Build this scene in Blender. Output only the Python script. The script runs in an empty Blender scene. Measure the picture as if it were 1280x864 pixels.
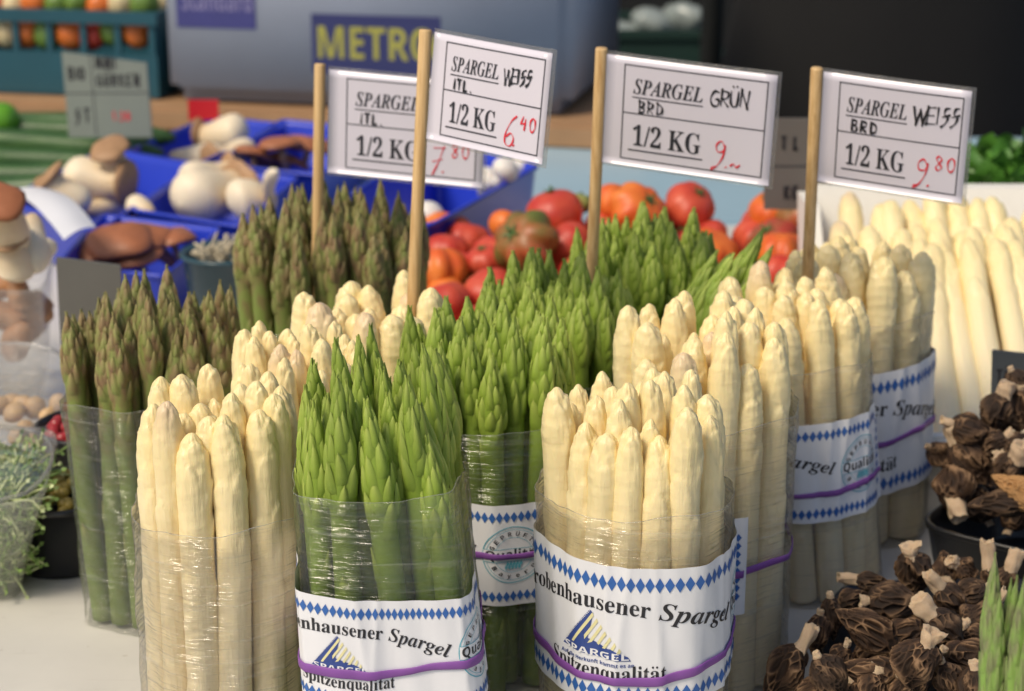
import bpy, math, random
import numpy as np
from mathutils import Vector, Matrix, Quaternion
PI = math.pi
random.seed(7)
SC = bpy.context.scene
COL = SC.collection

# ------------------------------------------------------------------ camera, world, sun, exposure
FPX, PITCH, CAMH = 2400.0, math.radians(17), 0.56
cam_d = bpy.data.cameras.new('camera'); cam = bpy.data.objects.new('camera', cam_d); COL.objects.link(cam)
cam.location = (0, 0, CAMH); cam.rotation_euler = (PI/2 - PITCH, 0, 0)
cam_d.sensor_width = 36; cam_d.lens = 36*FPX/1280; cam_d.clip_start = 0.05; cam_d.clip_end = 100
cam_d.dof.use_dof = True; cam_d.dof.focus_distance = 1.02; cam_d.dof.aperture_fstop = 10.5
SC.camera = cam
world = bpy.data.worlds.new('World'); SC.world = world; world.use_nodes = True
wn = world.node_tree; bg = wn.nodes['Background']
sky = wn.nodes.new('ShaderNodeTexSky'); sky.sky_type = 'NISHITA'; sky.sun_disc = False
SUN_EL, SUN_AZ = math.radians(50), math.radians(228)     # azimuth clockwise from +Y
sky.sun_elevation = SUN_EL; sky.sun_rotation = SUN_AZ
sky.dust_density = 3.0
wn.links.new(sky.outputs[0], bg.inputs[0]); bg.inputs[1].default_value = 0.095
sun_d = bpy.data.lights.new('sun', 'SUN'); sun_d.energy = 2.4; sun_d.angle = math.radians(18); sun_d.color = (1.0, 0.87, 0.67)
sun = bpy.data.objects.new('sun', sun_d); COL.objects.link(sun)
sdir = Vector((math.sin(SUN_AZ)*math.cos(SUN_EL), math.cos(SUN_AZ)*math.cos(SUN_EL), math.sin(SUN_EL)))
sun.rotation_euler = sdir.to_track_quat('Z', 'Y').to_euler()
SC.view_settings.view_transform = 'Standard'; SC.view_settings.look = 'None'
SC.view_settings.exposure = 0.2; SC.view_settings.gamma = 1
SC.cycles.transparent_max_bounces = 24; SC.cycles.max_bounces = 12; SC.cycles.diffuse_bounces = 8
SC.cycles.sample_clamp_indirect = 4

# ------------------------------------------------------------------ helpers
def at(px, py, D=None, z=None):
    dx = (px-640)/FPX; dy = (432-py)/FPX
    d = Vector((dx, math.cos(PITCH)+dy*math.sin(PITCH), -math.sin(PITCH)+dy*math.cos(PITCH)))
    t = D/d.y if D is not None else (z-CAMH)/d.z
    return Vector((0, 0, CAMH)) + d*t

def depth(p): return p.y*math.cos(PITCH) + (CAMH-p.z)*math.sin(PITCH)

class MB:
    def __init__(s): s.v = []; s.f = []; s.m = []; s.a = []
    def add(s, vs, fs, mi=0, at_=None):
        o = len(s.v); s.v += [tuple(v) for v in vs]; s.f += [tuple(i+o for i in f) for f in fs]; s.m += [mi]*len(fs)
        s.a += list(at_) if at_ is not None else [0.0]*len(vs)
        return s
    def mesh(s, name, mats, smooth=True):
        me = bpy.data.meshes.new(name); me.from_pydata(s.v, [], s.f)
        for m in (mats if isinstance(mats, (list, tuple)) else [mats]): me.materials.append(m)
        me.polygons.foreach_set('material_index', s.m)
        me.polygons.foreach_set('use_smooth', [smooth]*len(s.f))
        at_ = me.attributes.new('tint', 'FLOAT', 'POINT'); at_.data.foreach_set('value', s.a)
        me.update(); return me

def obj(name, me, parent=None, loc=None):
    o = bpy.data.objects.new(name, me); COL.objects.link(o)
    if parent: o.parent = parent
    if loc is not None: o.location = loc
    return o

def tag(o, label=None, cat=None, group=None, kind=None):
    if label: o['label'] = label
    if cat: o['category'] = cat
    if group: o['group'] = group
    if kind: o['kind'] = kind
    return o

def empty(name, loc, label, cat, group=None, rz=0):
    o = bpy.data.objects.new(name, None); COL.objects.link(o); o.location = loc; o.rotation_euler = (0, 0, rz)
    o.empty_display_size = 0.02
    return tag(o, label, cat, group)

def box(mb, lo, hi, mi=0, bev=0.0):
    x0, y0, z0 = lo; x1, y1, z1 = hi
    if bev <= 0:
        vs = [(x0,y0,z0),(x1,y0,z0),(x1,y1,z0),(x0,y1,z0),(x0,y0,z1),(x1,y0,z1),(x1,y1,z1),(x0,y1,z1)]
        mb.add(vs, [(0,3,2,1),(4,5,6,7),(0,1,5,4),(1,2,6,5),(2,3,7,6),(3,0,4,7)], mi); return mb
    import bmesh
    bm = bmesh.new(); bmesh.ops.create_cube(bm, size=1)
    for v in bm.verts: v.co = Vector(((x0+x1)/2+v.co.x*(x1-x0), (y0+y1)/2+v.co.y*(y1-y0), (z0+z1)/2+v.co.z*(z1-z0)))
    bmesh.ops.bevel(bm, geom=bm.edges[:], offset=bev, segments=2, affect='EDGES')
    bm.verts.index_update(); mb.add([v.co for v in bm.verts], [[v.index for v in f.verts] for f in bm.faces], mi); bm.free(); return mb

def tube(mb, pts, rads, n=10, mi=0, cap=True, tint=None):
    pts = [Vector(p) for p in pts]; k = len(pts)
    if not hasattr(rads, '__len__'): rads = [rads]*k
    vs = []; fs = []; ref = None; ts = []
    for i, p in enumerate(pts):
        t = (pts[min(i+1, k-1)]-pts[max(i-1, 0)]).normalized()
        if ref is None: ref = t.orthogonal().normalized()
        ref = (ref - t*ref.dot(t)).normalized(); b = t.cross(ref)
        for j in range(n):
            a = 2*PI*j/n; vs.append(p + (ref*math.cos(a)+b*math.sin(a))*rads[i])
            ts.append(tint[i] if tint else 0.0)
    for i in range(k-1):
        for j in range(n): fs.append((i*n+j, i*n+(j+1)%n, (i+1)*n+(j+1)%n, (i+1)*n+j))
    if cap: fs.append(tuple(range(n))[::-1]); fs.append(tuple((k-1)*n+j for j in range(n)))
    return mb.add(vs, fs, mi, ts)

# ------------------------------------------------------------------ materials
def mat(name, col=(.5,.5,.5), rough=.5, spec=.5, metal=0, sss=0, sssr=(1,.5,.25), sscale=.01, coat=0, emit=None):
    m = bpy.data.materials.new(name); m.use_nodes = True; b = m.node_tree.nodes['Principled BSDF']
    b.inputs['Base Color'].default_value = (*col, 1); b.inputs['Roughness'].default_value = rough
    b.inputs['Specular IOR Level'].default_value = spec; b.inputs['Metallic'].default_value = metal
    b.inputs['Subsurface Weight'].default_value = sss; b.inputs['Subsurface Radius'].default_value = sssr
    b.inputs['Subsurface Scale'].default_value = sscale; b.inputs['Coat Weight'].default_value = coat
    b.inputs['Coat Roughness'].default_value = .15
    return m
class NT:
    def __init__(s, m): s.m = m; s.t = m.node_tree; s.b = s.t.nodes['Principled BSDF']
    def n(s, typ, **kw):
        x = s.t.nodes.new(typ)
        for k, v in kw.items():
            if k.startswith('i_'): x.inputs[k[2:].replace('_', ' ')].default_value = v
            else: setattr(x, k, v)
        return x
    def l(s, a, b): s.t.links.new(a, b)
    def coord(s, scale=(1,1,1), kind='Object'):
        c = s.n('ShaderNodeTexCoord'); mp = s.n('ShaderNodeMapping'); mp.inputs['Scale'].default_value = scale
        s.l(c.outputs[kind], mp.inputs[0]); return mp.outputs[0]
    def noise(s, vec, scale=5, detail=3, rough=.5):
        x = s.n('ShaderNodeTexNoise'); x.inputs['Scale'].default_value = scale; x.inputs['Detail'].default_value = detail
        x.inputs['Roughness'].default_value = rough
        if vec is not None: s.l(vec, x.inputs['Vector'])
        return x.outputs['Fac']
    def ramp(s, fac, stops):
        x = s.n('ShaderNodeValToRGB'); e = x.color_ramp.elements
        while len(e) < len(stops): e.new(.5)
        for i, (p, c) in enumerate(stops): e[i].position = p; e[i].color = (*c, 1) if len(c) == 3 else c
        s.l(fac, x.inputs[0]); return x.outputs[0]
    def mix(s, fac, a, b, mode='MIX'):
        x = s.n('ShaderNodeMix', data_type='RGBA', blend_type=mode)
        for i, v in ((0, fac), (6, a), (7, b)):
            if isinstance(v, (int, float)): x.inputs[i].default_value = v
            elif isinstance(v, tuple): x.inputs[i].default_value = (*v, 1)
            else: s.l(v, x.inputs[i])
        return x.outputs[2]
    def math(s, op, a, b=0.0, c=None):
        x = s.n('ShaderNodeMath', operation=op)
        for i, v in enumerate((a, b, c)):
            if v is None: continue
            if isinstance(v, (int, float)): x.inputs[i].default_value = v
            else: s.l(v, x.inputs[i])
        return x.outputs[0]
    def bump(s, h, strength=.3, dist=.001):
        x = s.n('ShaderNodeBump'); x.inputs['Strength'].default_value = strength; x.inputs['Distance'].default_value = dist
        s.l(h, x.inputs['Height']); s.l(x.outputs[0], s.b.inputs['Normal']); return x
    def col(s, c): s.l(c, s.b.inputs['Base Color'])
    def z(s):
        c = s.n('ShaderNodeTexCoord'); x = s.n('ShaderNodeSeparateXYZ'); s.l(c.outputs['Object'], x.inputs[0]); return x.outputs[2]
    def tint(s):
        a = s.n('ShaderNodeAttribute', attribute_name='tint'); return a.outputs['Fac']
    def rnd(s): return s.n('ShaderNodeObjectInfo').outputs['Random']

def m_white():
    m = mat('white_asparagus', rough=.36, spec=.42, sss=.12, sssr=(1,.5,.16), sscale=.004); N = NT(m)
    z = N.z()
    c = N.ramp(N.math('MULTIPLY', z, 4.4), [(0,(.84,.755,.56)),(.45,(.87,.765,.51)),(.75,(.89,.755,.42)),(.92,(.89,.73,.34)),(1,(.86,.69,.31))])
    n1 = N.noise(N.coord((60,60,14)), 1.0, 4, .6)
    c = N.mix(N.math('MULTIPLY', n1, .4), c, (.88,.80,.58))
    spots = N.noise(N.coord((1,1,1)), 170, 2)
    c = N.mix(N.math('MULTIPLY', N.math('GREATER_THAN', spots, .76), .3), c, (.42,.24,.10))
    c = N.mix(N.math('MULTIPLY', N.tint(), .35), c, (.88,.77,.48))
    r = N.rnd(); c = N.mix(N.math('MULTIPLY', r, .35), c, (.80,.64,.33))
    pk = N.math('MULTIPLY', N.math('GREATER_THAN', r, .92), N.math('MULTIPLY', N.ramp(N.math('MULTIPLY', N.math('ADD', z, N.math('MULTIPLY', n1, .02)), 4), [(.82,(0,0,0)),(.92,(1,1,1))]), .35))
    c = N.mix(pk, c, (.45,.25,.30))
    N.col(c)
    h = N.math('ADD', N.noise(N.coord((500,500,45)), 1, 3, .6), N.math('MULTIPLY', N.noise(N.coord((70,70,160)), 1, 3), 1.2))
    N.bump(h, .55, .0010); return m
def m_green(name, stem, head, tip, brown=None):
    m = mat(name, rough=.42, spec=.4, sss=.08, sssr=(.5,1,.2), sscale=.003); N = NT(m); z = N.z(); t = N.tint()
    c = N.mix(N.ramp(N.math('MULTIPLY', z, 4.5), [(.55,(0,0,0)),(.8,(1,1,1))]), stem, head)
    n = N.noise(N.coord((90,90,25)), 1, 4, .6)
    c = N.mix(N.math('MULTIPLY', n, .6), c, tuple(min(1, x*1.7) for x in stem))
    if brown:
        f = N.math('MULTIPLY', N.ramp(N.noise(N.coord((1,1,.6)), 140, 3), [(.40,(0,0,0)),(.62,(1,1,1))]), N.ramp(N.math('MULTIPLY', z, 4.5), [(.45,(.10,.10,.10)),(.85,(.85,.85,.85))]))
        c = N.mix(f, c, brown)
    c = N.mix(N.math('MULTIPLY', N.math('POWER', t, 2.0), .7), c, tip)
    c = N.mix(N.math('MULTIPLY', N.rnd(), .35), c, tuple(x*.55 for x in stem))
    N.col(c)
    N.bump(N.math('ADD', N.noise(N.coord((700,700,60)), 1, 3, .6), N.noise(None, 300, 2)), .35, .0006); return m
M = {}
M['white'] = m_white()
M['green'] = m_green('green_asparagus', (.175,.26,.035), (.245,.36,.040), (.56,.62,.16))
M['brown'] = m_green('purple_green_asparagus', (.18,.25,.055), (.20,.20,.065), (.46,.38,.17), (.24,.12,.08))
M['pale_green'] = m_green('pale_green_asparagus', (.22,.38,.07), (.20,.32,.08), (.33,.36,.16), (.20,.17,.12))

def m_film(name='plastic_film', base=.05, streak=.5, gloss=1.0):
    m = bpy.data.materials.new(name); m.use_nodes = True; N = NT(m); t = N.t
    out = t.nodes['Material Output']; t.nodes.remove(N.b)
    tr = N.n('ShaderNodeBsdfTransparent'); tr.inputs[0].default_value = (.97,.97,.965,1)
    gl = N.n('ShaderNodeBsdfGlossy'); gl.inputs['Roughness'].default_value = .11
    df = N.n('ShaderNodeBsdfTranslucent'); df.inputs[0].default_value = (.9,.9,.88,1)
    d2 = N.n('ShaderNodeBsdfDiffuse'); d2.inputs[0].default_value = (.85,.85,.83,1)
    v = N.coord((16,16,420)); n1 = N.noise(v, 1, 3, .55)
    v2 = N.coord((45,30,120)); n2 = N.noise(v2, 1, 2, .5)
    bp = N.n('ShaderNodeBump'); bp.inputs['Strength'].default_value = 1.0; bp.inputs['Distance'].default_value = .0032
    N.l(N.math('ADD', n1, N.math('MULTIPLY', n2, 1.2)), bp.inputs['Height'])
    N.l(bp.outputs[0], gl.inputs['Normal'])
    fr = N.n('ShaderNodeLayerWeight'); fr.inputs[0].default_value = .25; N.l(bp.outputs[0], fr.inputs['Normal'])
    st = N.ramp(n1, [(.58,(0,0,0)),(.70,(streak,)*3)])
    m1 = N.n('ShaderNodeMixShader'); N.l(df.outputs[0], m1.inputs[1]); N.l(d2.outputs[0], m1.inputs[2])
    m2 = N.n('ShaderNodeMixShader'); N.l(N.math('ADD', N.math('MULTIPLY', st, .35), base), m2.inputs[0]); N.l(tr.outputs[0], m2.inputs[1]); N.l(m1.outputs[0], m2.inputs[2])
    m3 = N.n('ShaderNodeMixShader'); N.l(N.math('MINIMUM', N.math('ADD', N.math('MULTIPLY', fr.outputs['Fresnel'], .75*gloss), .05*gloss), .7), m3.inputs[0])
    N.l(m2.outputs[0], m3.inputs[1]); N.l(gl.outputs[0], m3.inputs[2]); N.l(m3.outputs[0], out.inputs[0]); return m
M['film'] = m_film(); M['film_edge'] = m_film('film_edge', .22, .6); M['clear'] = m_film('clear_plastic', .13, .15, .3)
def plain(name, col, rough=.5, var=.12, scale=30, bump=.0, **k):
    m = mat(name, col, rough, **k); N = NT(m); n = N.noise(N.coord(), scale, 4, .6)
    N.col(N.mix(n, tuple(c*(1-var) for c in col), tuple(min(1, c*(1+var)) for c in col)))
    if bump: N.bump(N.noise(N.coord(), scale*3, 4), bump, .001)
    return m
M['paper'] = plain('sleeve_paper', (.77,.78,.82), .42, .03, 40)
M['card'] = plain('card_paper', (.70,.67,.76), .28, .02, 40, coat=.3)
M['ink'] = mat('black_ink', (.02,.02,.025), .45); M['line'] = mat('grey_ink', (.03,.03,.04), .5)
M['red'] = mat('red_marker', (.72,.03,.05), .5); M['blue_ink'] = mat('blue_ink', (.035,.13,.42), .45)
M['navy'] = mat('navy_ink', (.035,.07,.27), .45); M['teal'] = mat('teal_ink', (.12,.42,.52), .5); M['cream'] = mat('cream_ink', (.75,.70,.38), .5)
M['band'] = plain('purple_rubber', (.22,.075,.33), .5, .15, 80)
def m_wood():
    m = mat('dowel_wood', rough=.5); N = NT(m); n = N.noise(N.coord((400,400,9)), 1, 4, .6)
    N.col(N.ramp(n, [(.3,(.46,.27,.105)),(.5,(.62,.41,.185)),(.7,(.72,.50,.25))])); N.bump(n, .4, .0005); return m
M['wood'] = m_wood()
M['plank'] = plain('plank_wood', (.38,.22,.11), .65, .3, 8)
def m_table():
    m = mat('white_table', rough=.5); N = NT(m); v = N.coord()
    n = N.noise(v, 4, 5, .6); c = N.ramp(n, [(.3,(.52,.51,.48)),(.6,(.63,.615,.57))])
    sp = N.noise(v, 160, 2); c = N.mix(N.math('MULTIPLY', N.math('GREATER_THAN', sp, .74), .35), c, (.25,.2,.13))
    sc = N.noise(N.coord((6,90,1)), 3, 3); c = N.mix(N.math('MULTIPLY', N.math('GREATER_THAN', sc, .68), .15), c, (.4,.38,.33))
    N.col(c); N.bump(N.noise(v, 60, 4), .15, .001); return m
M['table'] = m_table()
M['paleblue'] = plain('pale_blue_plastic', (.34,.50,.60), .3, .12, 6)
M['blue'] = plain('blue_plastic', (.018,.045,.50), .32, .12, 10)
M['black'] = plain('black_plastic', (.012,.012,.013), .28, .2, 30)
M['dark'] = plain('dark_metal', (.012,.014,.014), .7, .3, 5)
M['teal_crate'] = plain('teal_crate_plastic', (.012,.075,.105), .45, .2, 10)
M['dkgreen'] = plain('dark_green_plastic', (.012,.035,.028), .5, .2, 10)
M['slate'] = plain('grey_sign_board', (.20,.23,.20), .5, .08, 20)
M['slate_dark'] = plain('dark_sign_board', (.07,.08,.09), .45, .1, 20)
M['foambox'] = plain('grey_foam_box', (.27,.30,.38), .6, .14, 5)
M['styro'] = plain('white_styrofoam', (.78,.76,.70), .7, .05, 60, bump=.2)
M['cloth'] = plain('black_cloth', (.004,.004,.0045), .9, .3, 20)
M['skin'] = mat('skin', (.50,.28,.18), .5, sss=.1)
M['leaf'] = plain('leaf_green', (.07,.20,.025), .45, .4, 30)

# ------------------------------------------------------------------ setting
mb = MB(); mb.add([(-12,-4,-.86),(12,-4,-.86),(12,20,-.86),(-12,20,-.86)], [(0,1,2,3)])
tag(obj('ground', mb.mesh('ground', plain('asphalt', (.05,.05,.05), .9, .3, 20), False)), kind='structure')
mb = MB(); box(mb, (-6,7,-.86), (6,7.1,2.2))
tag(obj('back_wall', mb.mesh('back_wall', plain('dark_wall', (.006,.007,.008), .9, .4, 1.5), False)), 'dark back wall of the market stall behind everything', 'wall')
t = empty('stall_table', (0,1.6,0), 'long white plastic topped stall table under all the vegetables', 'table')
mb = MB(); box(mb, (-1.5,-1.25,-.03), (1.5,.75,0), 0, .004); obj('table_top', mb.mesh('table_top', M['table'], False), t)
for x in (-1.4, 1.4):
    for y in (-1.15, 1.2):
        mb = MB(); tube(mb, [(x,y,-.86),(x,y,-.031)], .025); obj('leg', mb.mesh('leg', M['dark']), t)
t = empty('blue_table', (0,2.7,0), 'pale blue plastic covered table at the rear of the stall', 'table')
mb = MB(); box(mb, (-1.5,-.345,-.03), (1.5,.22,.003), 0, .004); obj('table_top', mb.mesh('blue_top', M['paleblue'], False), t)
for x in (-1.4, 1.4):
    mb = MB(); tube(mb, [(x,.1,-.86),(x,.1,-.031)], .025); obj('leg', mb.mesh('leg', M['dark']), t)

# ------------------------------------------------------------------ asparagus spears
def surf_fn(kind, rng, L, r0):
    b1, b2 = rng.uniform(-.0020,.0020), rng.uniform(-.0020,.0020); p1, p2, p3 = [rng.uniform(0,6.28) for _ in range(3)]
    tb = rng.uniform(-.006,.006); hb = rng.uniform(.9,1.1)
    nodes = [(rng.uniform(.02, L-.055), rng.uniform(.008,.028)) for _ in range(5)]
    hl = {'white': rng.uniform(.026,.042), 'green': rng.uniform(.046,.062), 'brown': rng.uniform(.045,.062)}[kind]
    ex = rng.uniform(1.7,2.5)
    def R(z):
        t = z/L; s = max(0, min(1, (z-(L-hl))/hl))
        if kind == 'white':
            r = r0*(1.06-.13*t)*(1+.035*math.sin(PI*min(1,max(0,(z-(L-hl*1.6))/(hl*1.2))))*hb)
            r *= (1-s**ex)**.52
        else:
            r = r0*(1.02-.14*t)*(1+(.24 if kind=='green' else .18)*math.sin(PI*min(1, s*1.25))*hb)*(1-s**2.6)**.9
        for zn, am in nodes: r *= 1+am*math.exp(-((z-zn)/.0035)**2)
        return r
    def S(a, z, off=0.0):
        r = R(z)*(1+.022*math.sin(2*a+p1+z*12)+.010*math.sin(5*a+p2+z*22)+(.010*math.sin(9*a+p3)*(1 if kind=='white' else .6))) + off
        t = z/L; cx = b1*math.sin(PI*t*1.5+p1)+tb*t*t; cy = b2*math.sin(PI*t*1.3+p2)
        return (cx+r*math.cos(a), cy+r*math.sin(a), z)
    return R, S, hl

def shield(mb, S, R, a0, z0, ln, w, lift, flare=0., skew=0., nu=4, nv=6):
    vs = []; fs = []; ts = []
    for i in range(nv+1):
        v = i/nv; z = z0+ln*v; wf = ((1-v)**.85)*(.85+.75*v)
        rr = max(R(z), .0012)
        for j in range(nu+1):
            u = -1+2*j/nu; half = min(1.5, w*.5*wf/rr)
            off = (1-u*u)*lift*(.25+.75*math.sin(PI*min(1,v*.9+.1)))+flare*v*v - .00012*(u*u) + (0.00025 if abs(u)<1 else 0)
            if i == 0: off = -.0003
            vs.append(S(a0+u*half+skew*v, z, off)); ts.append(v*(1-.3*u*u)*.9+.1)
    for i in range(nv):
        for j in range(nu):
            k = i*(nu+1)+j; fs.append((k,k+1,k+nu+2,k+nu+1))
    mb.add(vs, fs, 0, ts)

def white_spear_mesh(seed, r0, L, matl):
    rng = random.Random(seed); R, S, hl = surf_fn('white', rng, L, r0); mb = MB(); n = 44
    zs = [(L-hl*1.9)*i/60 for i in range(60)] + [L-hl*1.9+hl*1.9*math.sin(PI/2*i/52) for i in range(53)]
    sc = []; ga = 2.39996; a0 = rng.uniform(0,6)
    for k in range(7):
        ln = rng.uniform(.013,.021)+k*.0012; zt = L-.0002-k*.0030*rng.uniform(.6,1.2); sc.append((a0+k*ga, zt-ln, ln, rng.uniform(1.0,1.5), rng.uniform(.0008,.0017)))
    for k in range(4): sc.append((a0+rng.uniform(0,6), L-hl-rng.uniform(-.006,.03)-k*.009, rng.uniform(.014,.026), rng.uniform(.9,1.5), rng.uniform(.0009,.0016)))
    for k in range(4): sc.append((rng.uniform(0,6.28), rng.uniform(.02,L-hl-.04), rng.uniform(.018,.03), rng.uniform(.9,1.4), .0009))
    p = [rng.uniform(0,6) for _ in range(4)]; vs = []; fs = []; ts = []
    for z in zs:
        zz = min(z, L-1e-5); hd = max(0, (z-(L-hl*1.6))/(hl*1.6))
        for j in range(n):
            a = 2*PI*j/n; o = 0; t = 0
            for (sa, z0, ln, hw, lf) in sc:
                v = (zz-z0)/ln
                if not (0 < v < 1): continue
                w = hw*((1-v)**.7)*(.75+.6*v)*(r0/max(R(zz), r0*.4)); d = abs((a-sa+PI)%(2*PI)-PI)/w
                if d < 1:
                    q = lf*(.30+.70*v)*min(1, (1-d)*7)*min(1, v*3)
                    if q > o: o = q; t = v*min(1,(1-d)*3)
            o += hd*.00022*math.sin(11*a+p[0]+z*260)+.00010*math.sin(21*a+p[1])*(.3+hd)+.00012*math.sin(z*900+3*math.sin(a+p[2]))*(.3+hd)
            o *= min(1, max(0, (L-z)/.004))**.5 if z > L-.004 else 1
            vs.append(S(a, zz, o)); ts.append(t)
    for i in range(len(zs)-1):
        for j in range(n): fs.append((i*n+j, i*n+(j+1)%n, (i+1)*n+(j+1)%n, (i+1)*n+j))
    fs.append(tuple(range(n))[::-1]); fs.append(tuple((len(zs)-1)*n+j for j in range(n))); mb.add(vs, fs, 0, ts); return mb.mesh('spear', matl)

def spear_mesh(kind, seed, r0, L=.22, matl=None):
    if kind == 'white': return white_spear_mesh(seed, r0, L, matl)
    rng = random.Random(seed); R, S, hl = surf_fn(kind, rng, L, r0); mb = MB(); n = 12
    zs = [L*(i/26)*(1-hl/L) for i in range(26)] + [L-hl+hl*math.sin(PI/2*i/14) for i in range(15)]
    vs = []; fs = []
    for z in zs:
        zz = min(z, L-1e-5)
        for j in range(n): vs.append(S(2*PI*j/n, zz))
    for i in range(len(zs)-1):
        for j in range(n): fs.append((i*n+j, i*n+(j+1)%n, (i+1)*n+(j+1)%n, (i+1)*n+j))
    fs.append(tuple(range(n))[::-1]); mb.add(vs, fs)
    ga = 2.39996*rng.uniform(.97,1.03); a = rng.uniform(0,6); tight = kind == 'green'; m = 36 if tight else 32; zb = L-hl-.006; k0 = r0/.0072
    for k in range(m):
        f = (k/(m-1))**.88; z0 = zb + (hl+.002)*f+rng.uniform(-.0012,.0012)
        ln = (.0190 if tight else .0165)*(1-.45*f)*rng.uniform(.8,1.2); w = (.0100 if tight else .0090)*(1-.50*f)*rng.uniform(.8,1.15)*k0
        if z0+ln > L+.003: ln = max(.005, L+.003-z0)
        lf = (.0016 if tight else .0011)
        shield(mb, S, R, a+k*ga+rng.uniform(-.15,.15), z0, ln, w, lf*(1-.4*f)*rng.uniform(.6,1.3), (.0014 if tight else .0009)*rng.uniform(-.1,1.3), rng.uniform(-.2,.2))
    for k in range(6):
        shield(mb, S, R, a+k*2.1, .03+k*.022+rng.uniform(-.008,.008), rng.uniform(.015,.022), .0098*k0, .0005, .0005, rng.uniform(-.1,.1), 4, 5)
    return mb.mesh('spear', matl)
RAD = {'white': .0089, 'green': .0080, 'brown': .0079, 'pale_green': .0040}
SP = {'white': [spear_mesh('white', 10+i, RAD['white'], matl=M['white']) for i in range(10)],
      'green': [spear_mesh('green', 40+i, RAD['green'], matl=M['green']) for i in range(9)],
      'brown': [spear_mesh('brown', 70+i, RAD['brown'], matl=M['brown']) for i in range(8)],
      'pale_green': [spear_mesh('brown', 90+i, RAD['brown'], matl=M['pale_green']) for i in range(4)]}

def pack(n, Rb, r, rng):
    P = np.array([[rng.uniform(-1,1), rng.uniform(-1,1)] for _ in range(n)])*Rb*.6
    for it in range(300):
        d = P[:,None]-P[None]; ds = np.sqrt((d**2).sum(-1))+np.eye(n)
        ov = np.maximum(0, 2*r*1.05-ds)*(1-np.eye(n)); P += .5*(d/ds[...,None]*ov[...,None]).sum(1)*.8
        P *= .995
        q = np.sqrt((P**2).sum(1)); lim = Rb-r; k = q > lim; P[k] *= (lim/q[k])[:,None]
    return P

def text_geo(s, style='bold'):
    UP, LO, DG = {'bold': (0x1D400,0x1D41A,0x1D7CE), 'bi': (0x1D468,0x1D482,0x1D7CE), 'sans': (0x1D5D4,0x1D5EE,0x1D7EC)}[style]
    r = ''
    for ch in s:
        c = {'ä': 'a', 'Ü': 'U', 'ü': 'u'}.get(ch, ch)
        r += chr(UP+ord(c)-65) if 'A' <= c <= 'Z' else chr(LO+ord(c)-97) if 'a' <= c <= 'z' else chr(DG+ord(c)-48) if '0' <= c <= '9' else c
    out = []; 
    def geo(body):
        cu = bpy.data.curves.new('lettering', 'FONT'); cu.body = body; cu.size = 1; cu.resolution_u = 4
        o = bpy.data.objects.new('lettering', cu); me = o.to_mesh()
        v = np.array([tuple(p.co)[:2] for p in me.vertices]).reshape(-1,2); f = [tuple(p.vertices) for p in me.polygons]
        o.to_mesh_clear(); bpy.data.objects.remove(o); bpy.data.curves.remove(cu); return v, f
    v, f = geo(r)
    for i, ch in enumerate(s):        # the two dots of an umlaut
        if ch in 'äÜü':
            a = geo(r[:i]+'|' if i == 0 else r[:i])[0]; b = geo(r[:i+1])[0]
            x0 = a[:,0].max() if i else 0; x1 = b[:,0].max(); top = .72 if ch == 'Ü' else .56
            for k in (.32,.72):
                cx = x0+(x1-x0)*k; o = len(v); ring = np.array([[cx+.055*math.cos(t), top+.075+.055*math.sin(t)] for t in np.linspace(0,2*PI,9)[:-1]])
                v = np.vstack([v, ring]); f.append(tuple(range(o,o+8)))
    return v, f
_tc = {}
def text(s, style='bold'):
    if (s, style) not in _tc: _tc[(s, style)] = text_geo(s, style)
    return _tc[(s, style)]
def fit(s, style, x0, x1, y0, h):
    """lettering scaled so that it spans x0..x1 from baseline y0 with capital height h"""
    v, f = text(s, style); v = v.copy(); a, b = v[:,0].min(), v[:,0].max()
    v[:,0] = x0+(v[:,0]-a)*(x1-x0)/(b-a); v[:,1] = y0+v[:,1]*h/.70; return v, f

def diamonds(u0, u1, v, w, h, vert=False):
    vs = []; fs = []; n = int(abs(u1-u0)/w)
    for i in range(n):
        c = u0+(i+.5)*w; o = len(vs)
        vs += [(c-w*.48,v),(c,v-h/2),(c+w*.48,v),(c,v+h/2)] if not vert else [(v-h*.5,c),(v,c-w*.48),(v+h*.5,c),(v,c+w*.48)]
        fs.append((o,o+1,o+2,o+3))
    return np.array(vs), fs
def ring2(cx, cy, r0, r1, n=40):
    vs = []; fs = []
    for i in range(n):
        a = 2*PI*i/n; vs += [(cx+r0*math.cos(a),cy+r0*math.sin(a)),(cx+r1*math.cos(a),cy+r1*math.sin(a))]
    for i in range(n): j = (i+1)%n; fs.append((2*i,2*i+1,2*j+1,2*j))
    return np.array(vs), fs
def quad2(pts): return np.array(pts), [tuple(range(len(pts)))]
def densify(v, f, mx=.004):
    """split long faces so that flat print follows a curved sheet"""
    v = [tuple(p) for p in v]; out = []; st = list(f)
    while st:
        q = st.pop()
        if len(q) > 4: 
            for i in range(1, len(q)-1): st.append((q[0], q[i], q[i+1]))
            continue
        k = len(q); ls = [math.dist(v[q[i]], v[q[(i+1)%k]]) for i in range(k)]; m = max(ls)
        if m < mx: out.append(q); continue
        if k == 4: st += [(q[0],q[1],q[2]), (q[0],q[2],q[3])]; continue
        i = ls.index(m); a, b, c = q[i], q[(i+1)%3], q[(i+2)%3]
        v.append(((v[a][0]+v[b][0])/2, (v[a][1]+v[b][1])/2)); j = len(v)-1; st += [(a,j,c), (j,b,c)]
    return np.array(v), out

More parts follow.
